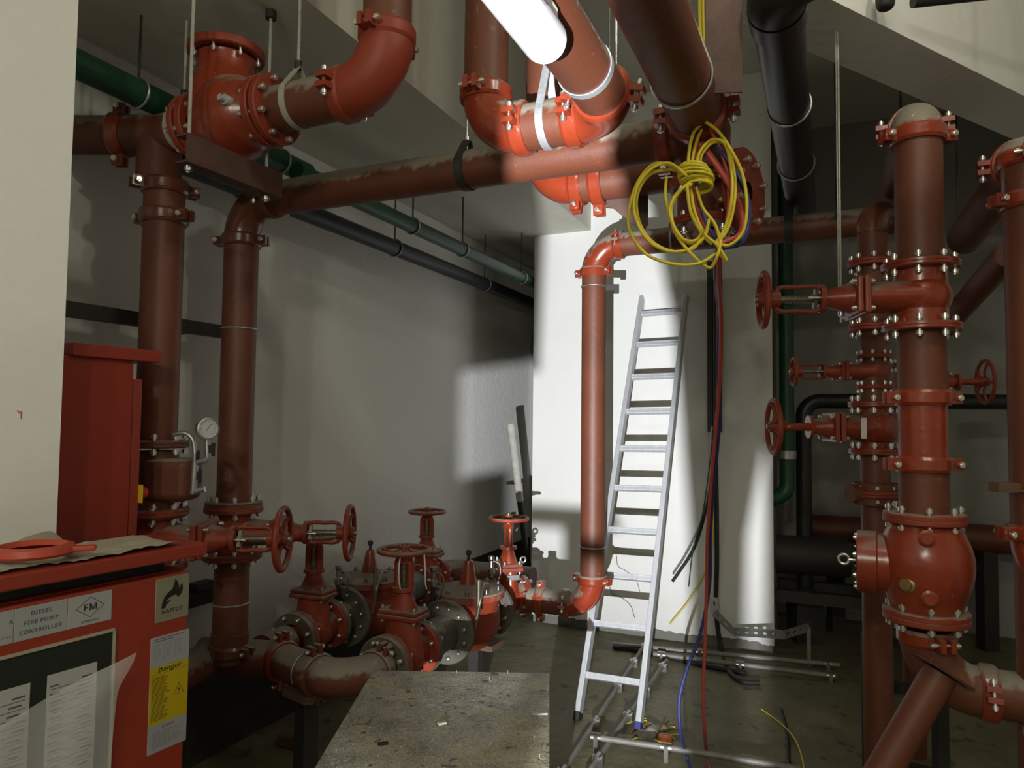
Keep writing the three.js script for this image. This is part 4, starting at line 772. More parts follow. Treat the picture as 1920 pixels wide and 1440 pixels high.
// ---------------------------------------------------------------- cables
{
  const zc = 2.05, Q = (a, dz = 0) => a.map(([x, y], i) => Zp(x, y, zc + dz + 0.012 * Math.sin(i * 1.7 + x)));
  const y = thing('cable_coil', 'hank of yellow cable tied in loops and hanging from above', 'cable', Zp(1300, 330, zc));
  const cab = (pts, dz, n = 60, r = 0.0048) => part(y, 'strand', sweep(curve(Q(pts, dz), n), r, { seg: 10 }), M.yellow);
  cab([[1311, -60], [1313, 60], [1319, 150], [1318, 225], [1300, 250], [1290, 310], [1292, 340]], 0); cab([[1317, -60], [1319, 60], [1324, 150], [1323, 222], [1308, 260], [1297, 310], [1298, 345]], 0.01);
  cab([[1319, 226], [1345, 245], [1370, 280], [1393, 330], [1400, 400], [1390, 440], [1366, 460], [1346, 457]], -0.01); cab([[1312, 330], [1316, 290], [1340, 266], [1362, 272], [1376, 320], [1378, 370], [1364, 430], [1344, 458]], 0.015); cab([[1306, 330], [1310, 290], [1335, 262], [1356, 266], [1370, 310], [1372, 370], [1360, 425], [1342, 456]], 0.0);
  cab([[1290, 335], [1262, 313], [1230, 306], [1203, 330], [1182, 380], [1180, 430], [1210, 475], [1262, 495], [1310, 494], [1350, 470]], 0); cab([[1288, 330], [1255, 306], [1225, 314], [1195, 350], [1190, 400], [1215, 450], [1250, 470], [1290, 468], [1320, 445], [1330, 410]], -0.012); cab([[1285, 322], [1250, 318], [1215, 330], [1194, 370], [1200, 420], [1225, 455], [1265, 472], [1300, 466], [1318, 440]], 0.012); cab([[1300, 340], [1278, 355], [1260, 385], [1262, 420], [1280, 448], [1305, 450], [1320, 430]], 0); cab([[1298, 345], [1270, 362], [1256, 395], [1266, 435], [1300, 480], [1332, 502], [1345, 480], [1352, 450]], -0.008); cab([[1250, 330], [1248, 370], [1262, 420], [1290, 455], [1318, 455]], 0.02);
  cab([[1295, 350], [1302, 395], [1322, 440], [1345, 460], [1362, 488], [1350, 475], [1346, 455]], 0); cab([[1305, 350], [1318, 390], [1340, 420], [1350, 455], [1345, 480], [1335, 500]], 0.01); cab([[1288, 350], [1296, 400], [1318, 440], [1335, 458]], -0.01);
  const kn = Q([[1302, 333]])[0]; for (let i = 0; i < 8; i++) part(y, 'wrap', put(new THREE.TorusGeometry(0.045 - 0.003 * Math.abs(i - 3.5), 0.0048, 8, 34).rotateX(Math.PI / 2).scale(1.12, 1, 0.85), add(kn, V((i - 3.5) * 0.002 + 0.004, (3.5 - i) * 0.0082, 0.003 * Math.sin(i * 2))), V(0.06 * Math.sin(i * 2.3) + 0.1, 1, -0.3 + 0.1 * Math.sin(i * 1.7)).normalize()), M.yellow);
  const inner = (pts, mat, dz) => part(y, 'inner_strand', sweep(curve(Q(pts, dz), 50), 0.0048, { seg: 10 }), mat);
  inner([[1308, 340], [1306, 290], [1318, 268], [1330, 285], [1352, 315], [1378, 360], [1392, 405], [1384, 440], [1350, 457]], M.redCable, 0.02);
  inner([[1322, 228], [1345, 270], [1362, 320], [1366, 380], [1358, 430], [1345, 456]], M.redCable, 0.025);
  inner([[1332, 262], [1356, 290], [1385, 330], [1402, 375], [1403, 420], [1385, 452], [1348, 460]], M.blueCable, 0.022);
  inner([[1306, 345], [1314, 385], [1328, 425], [1346, 458]], M.blueCable, 0.012); inner([[1300, 345], [1306, 385], [1324, 430], [1345, 459]], M.redCable, 0.016);
  const tie = Zp(1320, 221, zc); part(y, 'tie', put(new THREE.TorusGeometry(0.011, 0.003, 8, 18).rotateX(Math.PI / 2), tie, UP), M.rubber);
  part(y, 'hook', rod(V(Zp(1314, -60, zc).x, Zp(1314, -60, zc).y - 0.02, -zc), V(Zp(1314, -60, zc).x, CEIL, -zc), 0.006, 8), M.yellow);
  // red and blue cables that hang to the floor
  const drop = [[1350, 470, 2.06], [1347, 520, 2.2], [1352, 600, 2.5], [1350, 700, 2.75], [1343, 800, 2.95], [1334, 900, 3.1], [1327, 1000, 3.2], [1325, 1100, 3.3]];
  const rp = [[1300, 300, 2.07], [1308, 270, 2.08], [1335, 300, 2.07], [1365, 345, 2.07], [1390, 400, 2.08], [1386, 440, 2.07], [1352, 458, 2.06], ...drop].map(a => Zp(...a));
  const rf = [[1326, 1418], [1333, 1450], [1350, 1500]].map(([a, b]) => Yp(a, b, 0.009)); rp.push(Zp(1322, 1200, 3.32), Zp(1319, 1290, 3.3), Zp(1321, 1370, 3.3));
  solo('cable', sweep(curve([...rp, ...rf], 160), 0.0078, { seg: 10 }), M.redCable, 'red cable hanging from the yellow hank down to the floor', 'cable');
  const bp = [[1355, 290, 2.1], [1375, 320, 2.1], [1398, 360, 2.1], [1404, 410, 2.1], [1390, 455, 2.09], [1358, 464, 2.08], ...drop.map(([a, b, c]) => [a + (b < 800 ? -4 : 5), b, c + 0.04])].map(a => Zp(...a));
  const bf = [[1289, 1422], [1300, 1460], [1312, 1500]].map(([a, b]) => Yp(a, b, 0.009)); bp.push(Zp(1311, 1195, 3.36), Zp(1288, 1255, 3.34), Zp(1274, 1310, 3.32), Zp(1275, 1365, 3.3));
  solo('cable', sweep(curve([...bp, ...bf], 160), 0.0078, { seg: 10 }), M.blueCable, 'blue cable hanging from the yellow hank down to the floor', 'cable');
  // black trunking and cables on the column
  const onCol = (px, py, d = 0.03) => planeP(px, py, off(colL, colN, d), colN);
  const tr = thing('cable_trunking', 'dark grey vertical trunking on the white column behind the cables', 'trunking', onCol(1340, 810, 0)), ta = onCol(1341, 490, 0.03), tb = onCol(1341, 810, 0.03);
  const tm = ta.clone().lerp(tb, 0.5); part(tr, 'trunk', [box(0.035, ta.y - tb.y, 0.045, off(V(tm.x, tm.y, tm.z), colDir, -0.035), colDir), box(0.05, ta.y - tb.y, 0.03, off(V(tm.x, tm.y, tm.z), colDir, 0.02), colDir)], M.darkSteel);
  const bc = (pts, r, l, mat = M.rubber, n = 70) => solo('cable', sweep(curve(pts, n), r, { seg: 10 }), mat, l, 'cable');
  bc([onCol(1340, 800), onCol(1343, 920), onCol(1344, 1050), onCol(1343, 1150), ...[[1352, 1215], [1370, 1262], [1392, 1278], [1424, 1280]].map(([a, b]) => Yp(a, b, 0.016))], 0.016, 'thick black cable dropping behind the others and curling on the floor');
  bc([onCol(1336, 800), onCol(1332, 890), onCol(1322, 960), onCol(1300, 1030), onCol(1275, 1070), onCol(1261, 1090)], 0.011, 'black cable end sticking out left from the column trunking');
  bc([onCol(1334, 800, 0.05), onCol(1330, 900, 0.05), onCol(1316, 970, 0.05), onCol(1285, 1040, 0.05), onCol(1262, 1076, 0.05)], 0.007, 'grey cable end just above the black one on the column', M.steel);
  bc([onCol(1338, 800, 0.06), onCol(1338, 940, 0.06), onCol(1330, 1050, 0.06), onCol(1295, 1120, 0.06), onCol(1256, 1170, 0.06)], 0.005, 'green and yellow wire end pointing down left on the column', M.yellow);
  bc([onCol(1339, 800, 0.08), onCol(1318, 960, 0.08), onCol(1299, 1035, 0.08), onCol(1291, 1100, 0.08)], 0.0045, 'thin green wire end beside the black cable end', M.greenPipe);
  // perforated strip
  const st = thing('perforated_strip', 'galvanised perforated strip bent along the foot of the column', 'strip', onCol(1380, 1190, 0.05)), sp = [onCol(1338, 1120, 0.1), onCol(1340, 1148, 0.1), onCol(1376, 1184, 0.14), Zp(1470, 1190, 4.6), Zp(1516, 1176, 4.75)];
  for (let i = 0; i < 4; i++) { const a = sp[i], b = sp[i + 1], d = b.clone().sub(a).normalize(), m = a.clone().lerp(b, 0.5), Ld = a.distanceTo(b), y2 = V(0, 1, 0).addScaledVector(d, -d.y).normalize();
    const s = new THREE.Shape([[-Ld / 2, -0.028], [Ld / 2, -0.028], [Ld / 2, 0.028], [-Ld / 2, 0.028]].map(p => new THREE.Vector2(...p)));
    for (let k = -Ld / 2 + 0.04; k < Ld / 2 - 0.03; k += 0.07) { const hp = new THREE.Path(); hp.absellipse(k, 0.0, 0.017, 0.008, 0, 6.283); s.holes.push(hp); }
    part(st, 'strip', put(new THREE.ExtrudeGeometry(s, { depth: 0.004, bevelEnabled: false, curveSegments: 8 }), m, y2, d), M.zinc); }
  part(st, 'post', box(0.02, sp[4].y, 0.02, V(sp[4].x, sp[4].y / 2, sp[4].z)), M.zinc);
}

// ---------------------------------------------------------------- conduits and litter on the floor
{
  const F = (x, y, h = 0.035) => Yp(x, y, h);
  const con = (label, pts, r, boxes = [], mat = M.conduit) => { const t = thing('conduit', label, 'conduit', pts[0].clone().setY(0)); part(t, 'tube', sweep(pts, r, { seg: 14 }), mat);
    for (const f of boxes) { const n = pts.length - 1, k = Math.min(n - 1, Math.floor(f * n)), p = pts[k].clone().lerp(pts[k + 1], f * n - k), d = pts[k + 1].clone().sub(pts[k]).normalize(); part(t, 'saddle', [box(0.02, p.y + r, 0.05, V(p.x, (p.y + r) / 2, p.z), d), put(new THREE.CylinderGeometry(r * 1.6, r * 1.6, 0.05, 14), p, d)], M.steel); } return t; };
  con('left of two parallel floor conduits running under the ladder', line(F(1040, 1470), F(1205, 1215), 0.3), 0.013, [0.06, 0.35, 0.62, 0.85]);
  con('right of two parallel floor conduits beside the ladder foot', line(F(1100, 1452), F(1250, 1238), 0.3), 0.013, [0.1, 0.42, 0.66, 0.93]);
  con('floor conduit crossing in front of the ladder feet', [F(1112, 1382, 0.06), F(1265, 1404, 0.06), F(1500, 1442, 0.05)], 0.014, [0.02, 0.45]);
  con('rear of the floor conduits along the foot of the column', line(F(1150, 1208), F(1575, 1247), 0.4), 0.015, [0.15, 0.4, 0.95]);
  con('front of the floor conduits along the foot of the column', line(F(1225, 1226), F(1565, 1268), 0.4), 0.015, [0.05, 0.5, 0.98]);
  con('dark bundle of floor cables before the column', [F(1150, 1212, 0.016), F(1240, 1228, 0.016), F(1330, 1250, 0.016), F(1398, 1262, 0.016)], 0.015, [], M.rubber);
  const cap = Yp(1247, 1391, 0), cp = thing('tape_roll', 'small orange roll on the floor beside the ladder foot', 'roll', cap); part(cp, 'roll', lathe([[0.012, 0], [0.032, 0], [0.034, 0.004], [0.034, 0.028], [0.03, 0.032], [0.012, 0.032]], cap, UP, 28), std([0.8, 0.22, 0.03], 0.5)); part(cp, 'core', lathe([[0.001, 0.03], [0.012, 0.03], [0.013, 0.0]], cap, UP, 24), M.white);
  const rag = (x, y, s, mat, label, n) => { const p = Yp(x, y, 0), g = new THREE.PlaneGeometry(s, s * 0.6, 14, 10).rotateX(-Math.PI / 2), a = g.attributes.position; for (let i = 0; i < a.count; i++) { a.setY(i, 0.006 + 0.035 * noise3(a.getX(i) * 30 + n, n, a.getZ(i) * 30)); a.setX(i, a.getX(i) * (0.8 + 0.4 * noise3(n, a.getZ(i) * 40, 2))); } g.computeVertexNormals(); g.rotateY(n).translate(p.x, 0, p.z); return solo('rag', g, mat, label, 'rag'); };
  const dm = std([0.3, 0.29, 0.25], 0.9, 0, { side: THREE.DoubleSide }); rag(1213, 1382, 0.16, dm, 'grey crumpled scrap right of the ladder foot', 1); rag(1232, 1372, 0.11, std([0.2, 0.15, 0.07], 0.9, 0, { side: THREE.DoubleSide }), 'brown crumpled scrap behind the orange roll', 3);
  const bits = []; for (let i = 0; i < 16; i++) { const p = Yp(1185 + 85 * rnd(), 1340 + 45 * rnd(), 0.004), a = rnd() * 3.14; bits.push(rod(p, add(p, V(Math.cos(a) * 0.05, 0.004, Math.sin(a) * 0.05)), 0.003, 6)); }
  const ls = solo('litter', bits, M.yellow, 'yellow wire clippings scattered around the ladder foot', 'litter'); ls.userData.kind = 'stuff';
  solo('wire_offcut', sweep(curve([F(1428, 1330, 0.005), F(1462, 1355, 0.006), F(1490, 1385, 0.02), F(1505, 1425, 0.005), F(1508, 1450, 0.005)], 30), 0.004, { seg: 8 }), M.yellow, 'curved yellow wire offcut on the right of the floor', 'wire');
  solo('cable', sweep(curve([F(1465, 1330, 0.006), F(1475, 1370, 0.006), F(1480, 1440, 0.006), F(1486, 1500, 0.006)], 30), 0.008, { seg: 8 }), M.rubber, 'dark cable lying on the floor beside the yellow offcut', 'cable');
  const br = Yp(545, 1398, 0); solo('brick', box(0.12, 0.06, 0.07, V(br.x, 0.03, br.z), V(0.8, 0, 0.3).normalize(), UP, 0.01), M.rust, 'broken brick on the floor left of the grey board', 'brick');
  const ph = thing('phone_wire', 'thin coiled wire caught on a ladder rung', 'wire', Zp(1145, 1110, 4.1)); part(ph, 'wire', sweep(curve([Zp(1143, 1092, 4.15), Zp(1146, 1112, 4.15), Zp(1165, 1120, 4.2), Zp(1182, 1135, 4.2), Zp(1190, 1158, 4.2)], 30), 0.002, { seg: 6 }), M.rubber);
}
// ---------------------------------------------------------------- grey board
{
  const h = 0.7, a = Yp(700, 1257, h), b = Yp(1030, 1262, h), c = Yp(590, 1440, h), d = Yp(1030, 1440, h);
  const q0 = off(c, c.clone().sub(a).normalize(), 0.12), q1 = off(d, d.clone().sub(b).normalize(), 0.12);
  const t = thing('board_bench', 'grey dirty sheet of board laid flat on low trestles in the foreground', 'board', V(-0.2, 0, -2.2));
  const poly = [a, b, q1, q0].map(p => [p.x, p.z]), g = prism(poly, h - 0.022, h), u = g.attributes.uv, pp = g.attributes.position; for (let i = 0; i < u.count; i++) u.setXY(i, pp.getX(i), pp.getZ(i) + pp.getY(i));
  part(t, 'sheet', g, M.board, 'grey speckled sheet');
  for (const f of [0.15, 0.85]) for (const k of [0.12, 0.88]) { const p = a.clone().lerp(q0, f).lerp(b.clone().lerp(q1, f), k); part(t, 'leg', box(0.06, h - 0.022, 0.06, V(p.x, (h - 0.022) / 2, p.z)), M.timber); }
  // nails and scraps on the sheet
  const nail = merge([new THREE.CylinderGeometry(0.001, 0.001, 0.008, 6).translate(0, 0.004, 0), new THREE.CylinderGeometry(0.002, 0.002, 0.0014, 8).translate(0, 0.008, 0)]);
  for (const [x, y] of [[758, 1344], [742, 1351], [746, 1367], [700, 1437], [789, 1299], [803, 1294], [782, 1412], [918, 1275], [856, 1262], [952, 1262], [1002, 1386], [1012, 1420]]) { const p = Yp(x, y, h), m = new THREE.Mesh(nail, M.bolt); m.name = 'nail'; m.position.copy(p).sub(t.position); m.castShadow = true; t.children[0].add(m); }
  const chip = (x, y, w, d2, mat, label) => { const p = Yp(x, y, h); solo('scrap', new RoundedBoxGeometry(w, 0.006, d2, 2, 0.0025).rotateY(rnd() * 0.5).translate(p.x, h + 0.003, p.z), mat, label, 'scrap'); };
  chip(829, 1358, 0.026, 0.014, M.strap, 'pale oval chip near the middle of the grey board'); chip(1012, 1341, 0.05, 0.006, M.strap, 'pale sliver at the right edge of the grey board'); chip(718, 1396, 0.03, 0.014, M.rubber, 'dark scrap in the left part of the grey board');
  const bead = []; for (let i = 0; i < 260; i++) { const f = rnd(), k = rnd() * 0.95 + 0.025, p = a.clone().lerp(q0, f).lerp(b.clone().lerp(q1, f), k), s = 0.0008 + 0.0022 * rnd() * rnd(); bead.push(new THREE.OctahedronGeometry(s, 0).scale(1.4, 0.8, 1).translate(p.x, h + s * 0.4, p.z)); }
  const gs = solo('grit', bead, M.bolt, 'shiny metal grit sprinkled over the grey board', 'grit'); gs.userData.kind = 'stuff';
}

// ---------------------------------------------------------------- tall red cabinet behind the pillar
{
  const e = Zp(247, 800, 2.35), d = V(0.42, 0, -0.907).normalize(), n = V(0.907, 0, 0.42).normalize(), y1 = hy(262, 676, 2.35), y0 = 0.45, L = 0.24;
  const m = add(off(e, d, -L / 2), sc(n, -0.16)), t = thing('control_cabinet', 'tall red controller cabinet behind the white pillar with isolator knob', 'cabinet', V(m.x, 0, m.z));
  part(t, 'body', box(L, y1 - y0, 0.32, V(m.x, (y1 + y0) / 2, m.z), d, UP, 0.004), M.cabinet);
  part(t, 'lid', box(L + 0.07, 0.04, 0.36, V(m.x + d.x * 0.055, y1 + 0.018, m.z + d.z * 0.055), d, UP, 0.004), M.cabinet);
  const dc = add(e, sc(d, 0.022), sc(n, -0.16)), dr = part(t, 'door', box(0.036, y1 - y0 - 0.06, 0.31, V(dc.x, (y1 + y0) / 2 - 0.03, dc.z), d, UP, 0.006), M.cabinet);
  const k = add(e, sc(d, 0.04), sc(n, -0.02)), kh = hy(255, 928, 2.35);
  part(dr, 'isolator_plate', box(0.006, 0.06, 0.06, V(k.x, kh, k.z), d), std([0.75, 0.5, 0.02], 0.5), 'yellow plate'); part(dr, 'isolator_knob', put(new THREE.CylinderGeometry(0.018, 0.021, 0.03, 20), V(k.x + d.x * 0.018, kh, k.z + d.z * 0.018), d), std([0.6, 0.04, 0.02], 0.4), 'red knob');
  for (const s of [-1, 1]) part(t, 'leg', box(0.05, y0, 0.3, V(m.x + d.x * s * 0.08, y0 / 2, m.z + d.z * s * 0.08), d), M.darkSteel);
}
// ---------------------------------------------------------------- near red controller cabinet with its labels
{
  const d = V(0.5, 0, -0.866).normalize(), n = V(0.866, 0, 0.5).normalize(), c = Zp(355, 1100, 1.9);           // d along the front to the far right edge, n out of the front
  const yT = planeP(358, 1058, c, n).y - 0.012, yB = 0.35, L = 0.95, D = 0.2, x0 = c;
  const Q = (u, y, o) => V(x0.x + d.x * u + n.x * o, y, x0.z + d.z * u + n.z * o);
  const base = Q(-L / 2, 0, -D / 2), t = thing('control_cabinet', 'red fire pump controller cabinet in the lower left corner with labels on its front', 'cabinet', base);
  part(t, 'body', box(L, yT - yB, D - 0.03, Q(-L / 2, (yT + yB) / 2, -D / 2 - 0.015), d, UP, 0.004), M.cabinet);
  const lidY = planeP(377, 1031, Q(0.03, 0, 0.03), n).y;
  part(t, 'lid', box(L + 0.05, 0.034, D + 0.05, Q(-L / 2 + 0.005, lidY, -D / 2 + 0.005), d, UP, 0.005), M.cabinet);
  part(t, 'neck', box(L - 0.06, 0.05, D - 0.06, Q(-L / 2 - 0.01, (yT + lidY) / 2, -D / 2 - 0.02), d), M.rubber);  // black colour stands in for the shadow in the gap under the lid
  const door = part(t, 'door', box(L - 0.004, yT - yB - 0.004, 0.03, Q(-L / 2, (yT + yB) / 2 - 0.002, -0.015), d, UP, 0.005), M.cabinet);
  for (const s of [0.06, 0.94]) part(t, 'leg', box(0.06, yB + 0.005, D - 0.08, Q(-L * s, yB / 2, -D / 2), d), M.darkSteel);
  // labels: flat print on the door, placed by their corners
  const UVp = (px, py) => { const p = planeP(px, py, Q(0, 0, 0), n); return [p.clone().sub(x0).setY(0).dot(d), p.y]; };
  const canvas = (w, h, bg, fn) => { const cv = document.createElement('canvas'); cv.width = w; cv.height = h; const g = cv.getContext('2d'); g.fillStyle = bg; g.fillRect(0, 0, w, h); g.textAlign = 'center'; fn(g, w, h); const tx = new THREE.CanvasTexture(cv); tx.colorSpace = THREE.SRGBColorSpace; tx.anisotropy = 8; return std(0xffffff, 0.55, 0, { map: tx }); };
  const sticker = (name, u0, u1, y0, y1, mat, label, o = 0.0012) => { const g = new THREE.PlaneGeometry(u1 - u0, y1 - y0), p = Q((u0 + u1) / 2, (y0 + y1) / 2, o); const bk = box(u1 - u0, y1 - y0, 0.001, Q((u0 + u1) / 2, (y0 + y1) / 2, o - 0.0007), d); g.applyMatrix4(new THREE.Matrix4().makeBasis(d, UP, n)).translate(p.x, p.y, p.z); const m = part(door, name, g, mat, label); part(t, 'label_backing', bk, M.white); return m; };
  const lines = (g, x, y, w, n2, st, ht, col) => { g.fillStyle = col; for (let i = 0; i < n2; i++) g.fillRect(x, y + i * st, w * (0.6 + 0.4 * hash(i, n2, 7)), ht); };
  // top strip
  const s0 = UVp(210, 1105), s1 = UVp(211, 1160), sA = UVp(128, 1122), sB = UVp(28, 1141), yS1 = s0[1], yS0 = s1[1];
  sticker('approval_label', sA[0], s0[0], yS0, yS1, canvas(512, 384, '#a9abab', (g, w, h) => { g.strokeStyle = '#222'; g.lineWidth = 7; g.beginPath(); g.moveTo(256, 40); g.lineTo(420, 165); g.lineTo(256, 290); g.lineTo(92, 165); g.closePath(); g.stroke(); g.fillStyle = '#1c1c1c'; g.font = 'bold 120px sans-serif'; g.fillText('FM', 256, 208); g.font = 'bold 40px sans-serif'; g.fillText('APPROVED', 256, 352); }), 'white label with FM in a diamond');
  sticker('title_label', sB[0], sA[0] - 0.002, yS0, yS1, canvas(512, 384, '#a3a6a7', (g) => { g.fillStyle = '#4a4c4e'; g.font = 'bold 66px sans-serif'; g.fillText('DIESEL', 256, 110); g.fillText('FIRE PUMP', 256, 215); g.fillText('CONTROLLER', 256, 320); }), 'white label reading DIESEL FIRE PUMP CONTROLLER');
  sticker('maker_label', sB[0] - (sA[0] - sB[0]), sB[0] - 0.002, yS0, yS1, canvas(512, 384, '#a3a6a7', (g) => { g.fillStyle = '#4a4c4e'; g.font = 'bold 60px sans-serif'; g.fillText('A', 490, 160); g.font = '36px sans-serif'; g.fillText('U.A.E', 450, 320); }), 'end of a white label');
  // maker's logo
  const l0 = UVp(293, 1087), l1 = UVp(352, 1153);
  sticker('logo_label', l0[0], l1[0], l1[1], l0[1], canvas(512, 640, '#86846e', (g) => { g.fillStyle = '#141712'; g.beginPath(); g.moveTo(90, 450); g.bezierCurveTo(90, 300, 160, 230, 240, 190); g.bezierCurveTo(270, 150, 280, 100, 290, 40); g.bezierCurveTo(350, 110, 360, 170, 350, 210); g.lineTo(395, 120); g.bezierCurveTo(440, 220, 400, 290, 340, 330); g.bezierCurveTo(330, 290, 300, 270, 260, 290); g.bezierCurveTo(200, 310, 170, 330, 160, 360); g.bezierCurveTo(200, 340, 230, 345, 240, 360); g.bezierCurveTo(190, 370, 150, 400, 150, 450); g.closePath(); g.fill(); g.font = 'bold 84px sans-serif'; g.fillText('NAFFCO', 256, 530); g.font = '34px sans-serif'; g.fillText('FZCO · نافكو', 256, 590); }), 'cream label with black falcon logo and NAFFCO');
  // data, danger and notice labels
  const e0 = UVp(283, 1198), e1 = UVp(348, 1382), y1 = UVp(283, 1255)[1], y2 = UVp(283, 1362)[1], y3 = UVp(280, 1416)[1];
  const small = (g, w, h) => { g.strokeStyle = '#666'; g.lineWidth = 3; lines(g, 40, 30, 400, 2, 34, 10, '#444'); for (let i = 0; i < 3; i++) g.strokeRect(40 + i * 145, 110, 130, h - 190); for (let i = 0; i < 3; i++) lines(g, 52 + i * 145, 125, 105, 7, Math.max(18, (h - 230) / 7), 7, '#777'); };
  sticker('data_label', e0[0], e1[0], y1 + 0.001, e0[1], canvas(512, 440, '#9d9fa4', small), 'grey data label');
  sticker('danger_label', e0[0], e1[0], y2, y1, canvas(512, 840, '#b8a200', (g) => { g.fillStyle = '#1d1a08'; g.font = 'italic bold 90px sans-serif'; g.fillText('Danger', 250, 85); g.fillRect(20, 108, 470, 4); lines(g, 30, 150, 250, 26, 25, 9, '#3b340b'); g.strokeStyle = '#3a3310'; g.lineWidth = 6; g.beginPath(); g.moveTo(390, 340); g.lineTo(460, 490); g.lineTo(320, 490); g.closePath(); g.stroke(); g.fillStyle = '#111'; g.beginPath(); g.moveTo(396, 385); g.lineTo(372, 440); g.lineTo(392, 436); g.lineTo(382, 480); g.lineTo(410, 424); g.lineTo(392, 428); g.closePath(); g.fill(); }), 'yellow Danger label with shock triangle');
  sticker('notice_label', e0[0], e1[0], y3, y2 - 0.001, canvas(512, 380, '#989a9e', (g) => { g.fillStyle = '#555'; g.font = 'bold 44px sans-serif'; g.fillText('NOTICE', 256, 70); lines(g, 50, 110, 400, 8, 28, 9, '#777'); }), 'grey notice label');
  // window with black print and two white sheets
  const w0 = UVp(213, 1180), w1 = UVp(0, 1236), wy1 = w0[1], wy0 = 0.62;
  sticker('display_panel', -L + 0.08, w0[0], wy0, wy1, canvas(1024, 1024, '#1d211e', (g) => { }), 'black display panel', 0.002);
  part(door, 'panel_rim', [[-L + 0.08, w0[0], wy1, 0.006, 1], [w0[0] - 0.003, w0[0] + 0.003, (wy0 + wy1) / 2, wy1 - wy0, 0]].map(([a, b, y, hh, hz]) => hz ? box(b - a, 0.006, 0.006, Q((a + b) / 2, y, 0.003), d) : box(0.006, hh, 0.006, Q((a + b) / 2, y, 0.003), d)), M.dust);
  const sh0 = UVp(88, 1262), sh1 = UVp(181, 1235), yh = UVp(181, 1240)[1];
  const sheet = (cn) => canvas(512, 900, '#b4b4b2', (g) => { for (let i = 0; i < 16; i++) { g.fillStyle = '#55575a'; g.fillRect(cn ? 40 : 20, 90 + i * 50, 450, 5); g.fillRect(300 + 60 * hash(i, 2, 4), 64 + i * 50, 120, 12); g.fillRect(30, 68 + i * 50, 80 + 60 * hash(i, 3, 9), 10); } });
  sticker('paper_sheet', sh0[0], sh1[0], 0.7, yh, sheet(1), 'white ruled sheet', 0.0035); sticker('paper_sheet', sh0[0] - (sh1[0] - sh0[0]) - 0.035, sh0[0] - 0.035, 0.7, yh - 0.004, sheet(0), 'white ruled sheet', 0.0035);
  // loose protective film curling off the panel
  const fg = new THREE.PlaneGeometry(1, 1, 26, 22), fp = fg.attributes.position, fu = UVp(240, 1205), fb = UVp(60, 1300);
  for (let i = 0; i < fp.count; i++) { const a = fp.getX(i) + 0.5, b = 0.5 - fp.getY(i), ss = Math.min(1, b / 0.22), u = (w0[0] - 0.28) + a * (0.305 - 0.037 * ss * ss * (3 - 2 * ss)), y = wy1 - 0.05 - 0.10 * (1 - a) - b * 0.42, o = 0.006 + 0.045 * a * a * (1 - 0.6 * b) + 0.008 * Math.sin(a * 9 + b * 4) * a + 0.002; const p = Q(u, y, o); fp.setXYZ(i, p.x, p.y, p.z); }
  fg.computeVertexNormals(); part(door, 'protective_film', fg, M.film, 'clear film peeling away');
  // dusty sheet and red ring on the lid
  const top = lidY + 0.017, gd = new THREE.PlaneGeometry(L - 0.02, D + 0.03, 150, 60).rotateX(-Math.PI / 2), gp = gd.attributes.position;
  for (let i = 0; i < gp.count; i++) { const x = gp.getX(i), z = gp.getZ(i), k = noise3(x * 14 + 3, 2, z * 14 + 3), w = Math.abs(noise3(x * 30 + 8, 6, z * 16 + 1) - 0.5), b = Math.max(0, noise3(x * 9 + 8, 6, z * 6 + 1) - 0.62), y = top + 0.002 + 0.006 * k + 0.012 * w + (z < -0.08 ? 0.16 * b : 0.02 * b), p = Q(-L / 2 + x * (0.96 + 0.06 * noise3(1, z * 14, 3)) - 0.02, y, -D / 2 + z * 0.97 + 0.012 * noise3(x * 14, 5, 2)); gp.setXYZ(i, p.x, p.y, p.z); }
  gd.computeVertexNormals(); const sm = M.dust.clone(); sm.side = THREE.DoubleSide; solo('dust_sheet', gd, sm, 'crumpled dusty beige sheet lying on the near red cabinet', 'sheet');
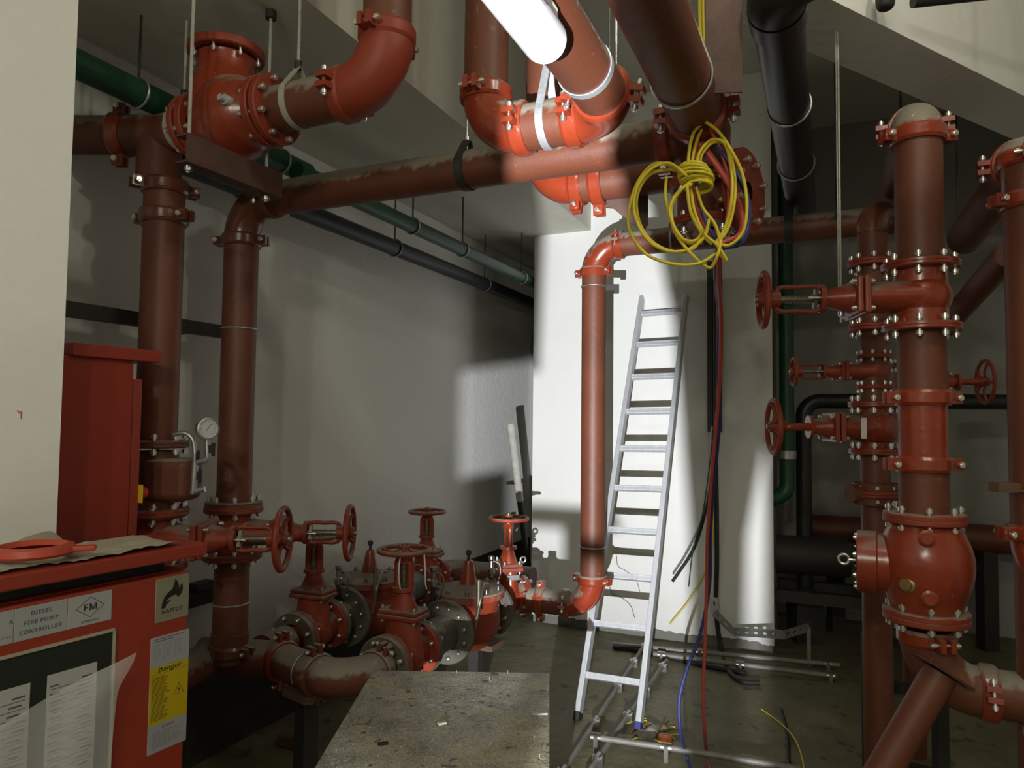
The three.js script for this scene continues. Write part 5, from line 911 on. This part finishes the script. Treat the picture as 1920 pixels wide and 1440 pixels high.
  const rg = Yp(62, 1040, top + 0.02); const ring = thing('red_ring', 'flat red plastic ring lying on the dusty sheet of the near cabinet', 'ring', rg); part(ring, 'ring', lathe([[0.055, 0.0], [0.078, 0.0], [0.084, 0.006], [0.08, 0.02], [0.066, 0.024], [0.055, 0.012]], rg, UP, 44), std([0.5, 0.07, 0.035], 0.5)); part(ring, 'lug', box(0.06, 0.012, 0.025, add(rg, V(0.09, 0.01, -0.03)), V(0.9, 0, -0.4).normalize(), UP, 0.004), std([0.5, 0.07, 0.035], 0.5));
}
// ---------------------------------------------------------------- dark pump set at the back right
{
  const b = V(2.0, 0, -5.2), t = thing('pump_set', 'dark pump set on a steel frame at the back right behind the column', 'pump', b);
  part(t, 'motor', [rod(V(1.85, 0.62, -5.35), V(2.45, 0.62, -5.2), 0.14, 36), rod(V(1.75, 0.62, -5.375), V(1.9, 0.62, -5.34), 0.1, 28)], M.darkSteel);
  part(t, 'casing', [smoothLathe([[0.05, -0.12], [0.2, -0.08], [0.24, 0], [0.2, 0.08], [0.05, 0.12]], V(2.62, 0.6, -5.16), V(0.97, 0, 0.24).normalize())], M.darkSteel);
  part(t, 'frame', [box(1.4, 0.08, 0.08, V(2.2, 0.36, -5.05), D2), box(1.4, 0.08, 0.08, V(2.2, 0.36, -5.45), D2), ...[[1.65, -5.25], [1.75, -5.6], [2.75, -4.85], [2.85, -5.2]].map(([x, z]) => box(0.07, 0.36, 0.07, V(x, 0.18, z)))], M.darkSteel);
  const f = thing('steel_frame', 'dark steel frame standing on the floor behind the right riser', 'frame', V(1.75, 0, -3.4)), A = at(1632, 3.35, 0), B = at(1765, 3.2, 0);
  for (const p of [A, B]) part(f, 'post', box(0.05, 0.62, 0.05, V(p.x, 0.31, p.z)), M.darkSteel);
  const m = A.clone().lerp(B, 0.5); for (const h of [0.05, 0.4, 0.6]) part(f, 'rail', box(A.distanceTo(B), 0.045, 0.04, V(m.x, h, m.z), B.clone().sub(A).normalize()), M.darkSteel);
  const lw = thing('header_pipe', 'dark thick pipe low along the back wall on the right', 'pipe', V(3, 0.9, -5)); tube(lw, V(2.35, 0.78, -5.57), V(3.9, 0.78, -4.9), 0.1, { color: C.pipe });
  for (const [x, z] of [[2.5, -5.51], [3.4, -5.12]]) part(lw, 'saddle', box(0.1, 0.7, 0.1, V(x, 0.35, z)), M.darkSteel);
}
scene.traverse(o => { if (o.isMesh) { o.castShadow = true; o.receiveShadow = true; } });
renderer.render(scene, camera);
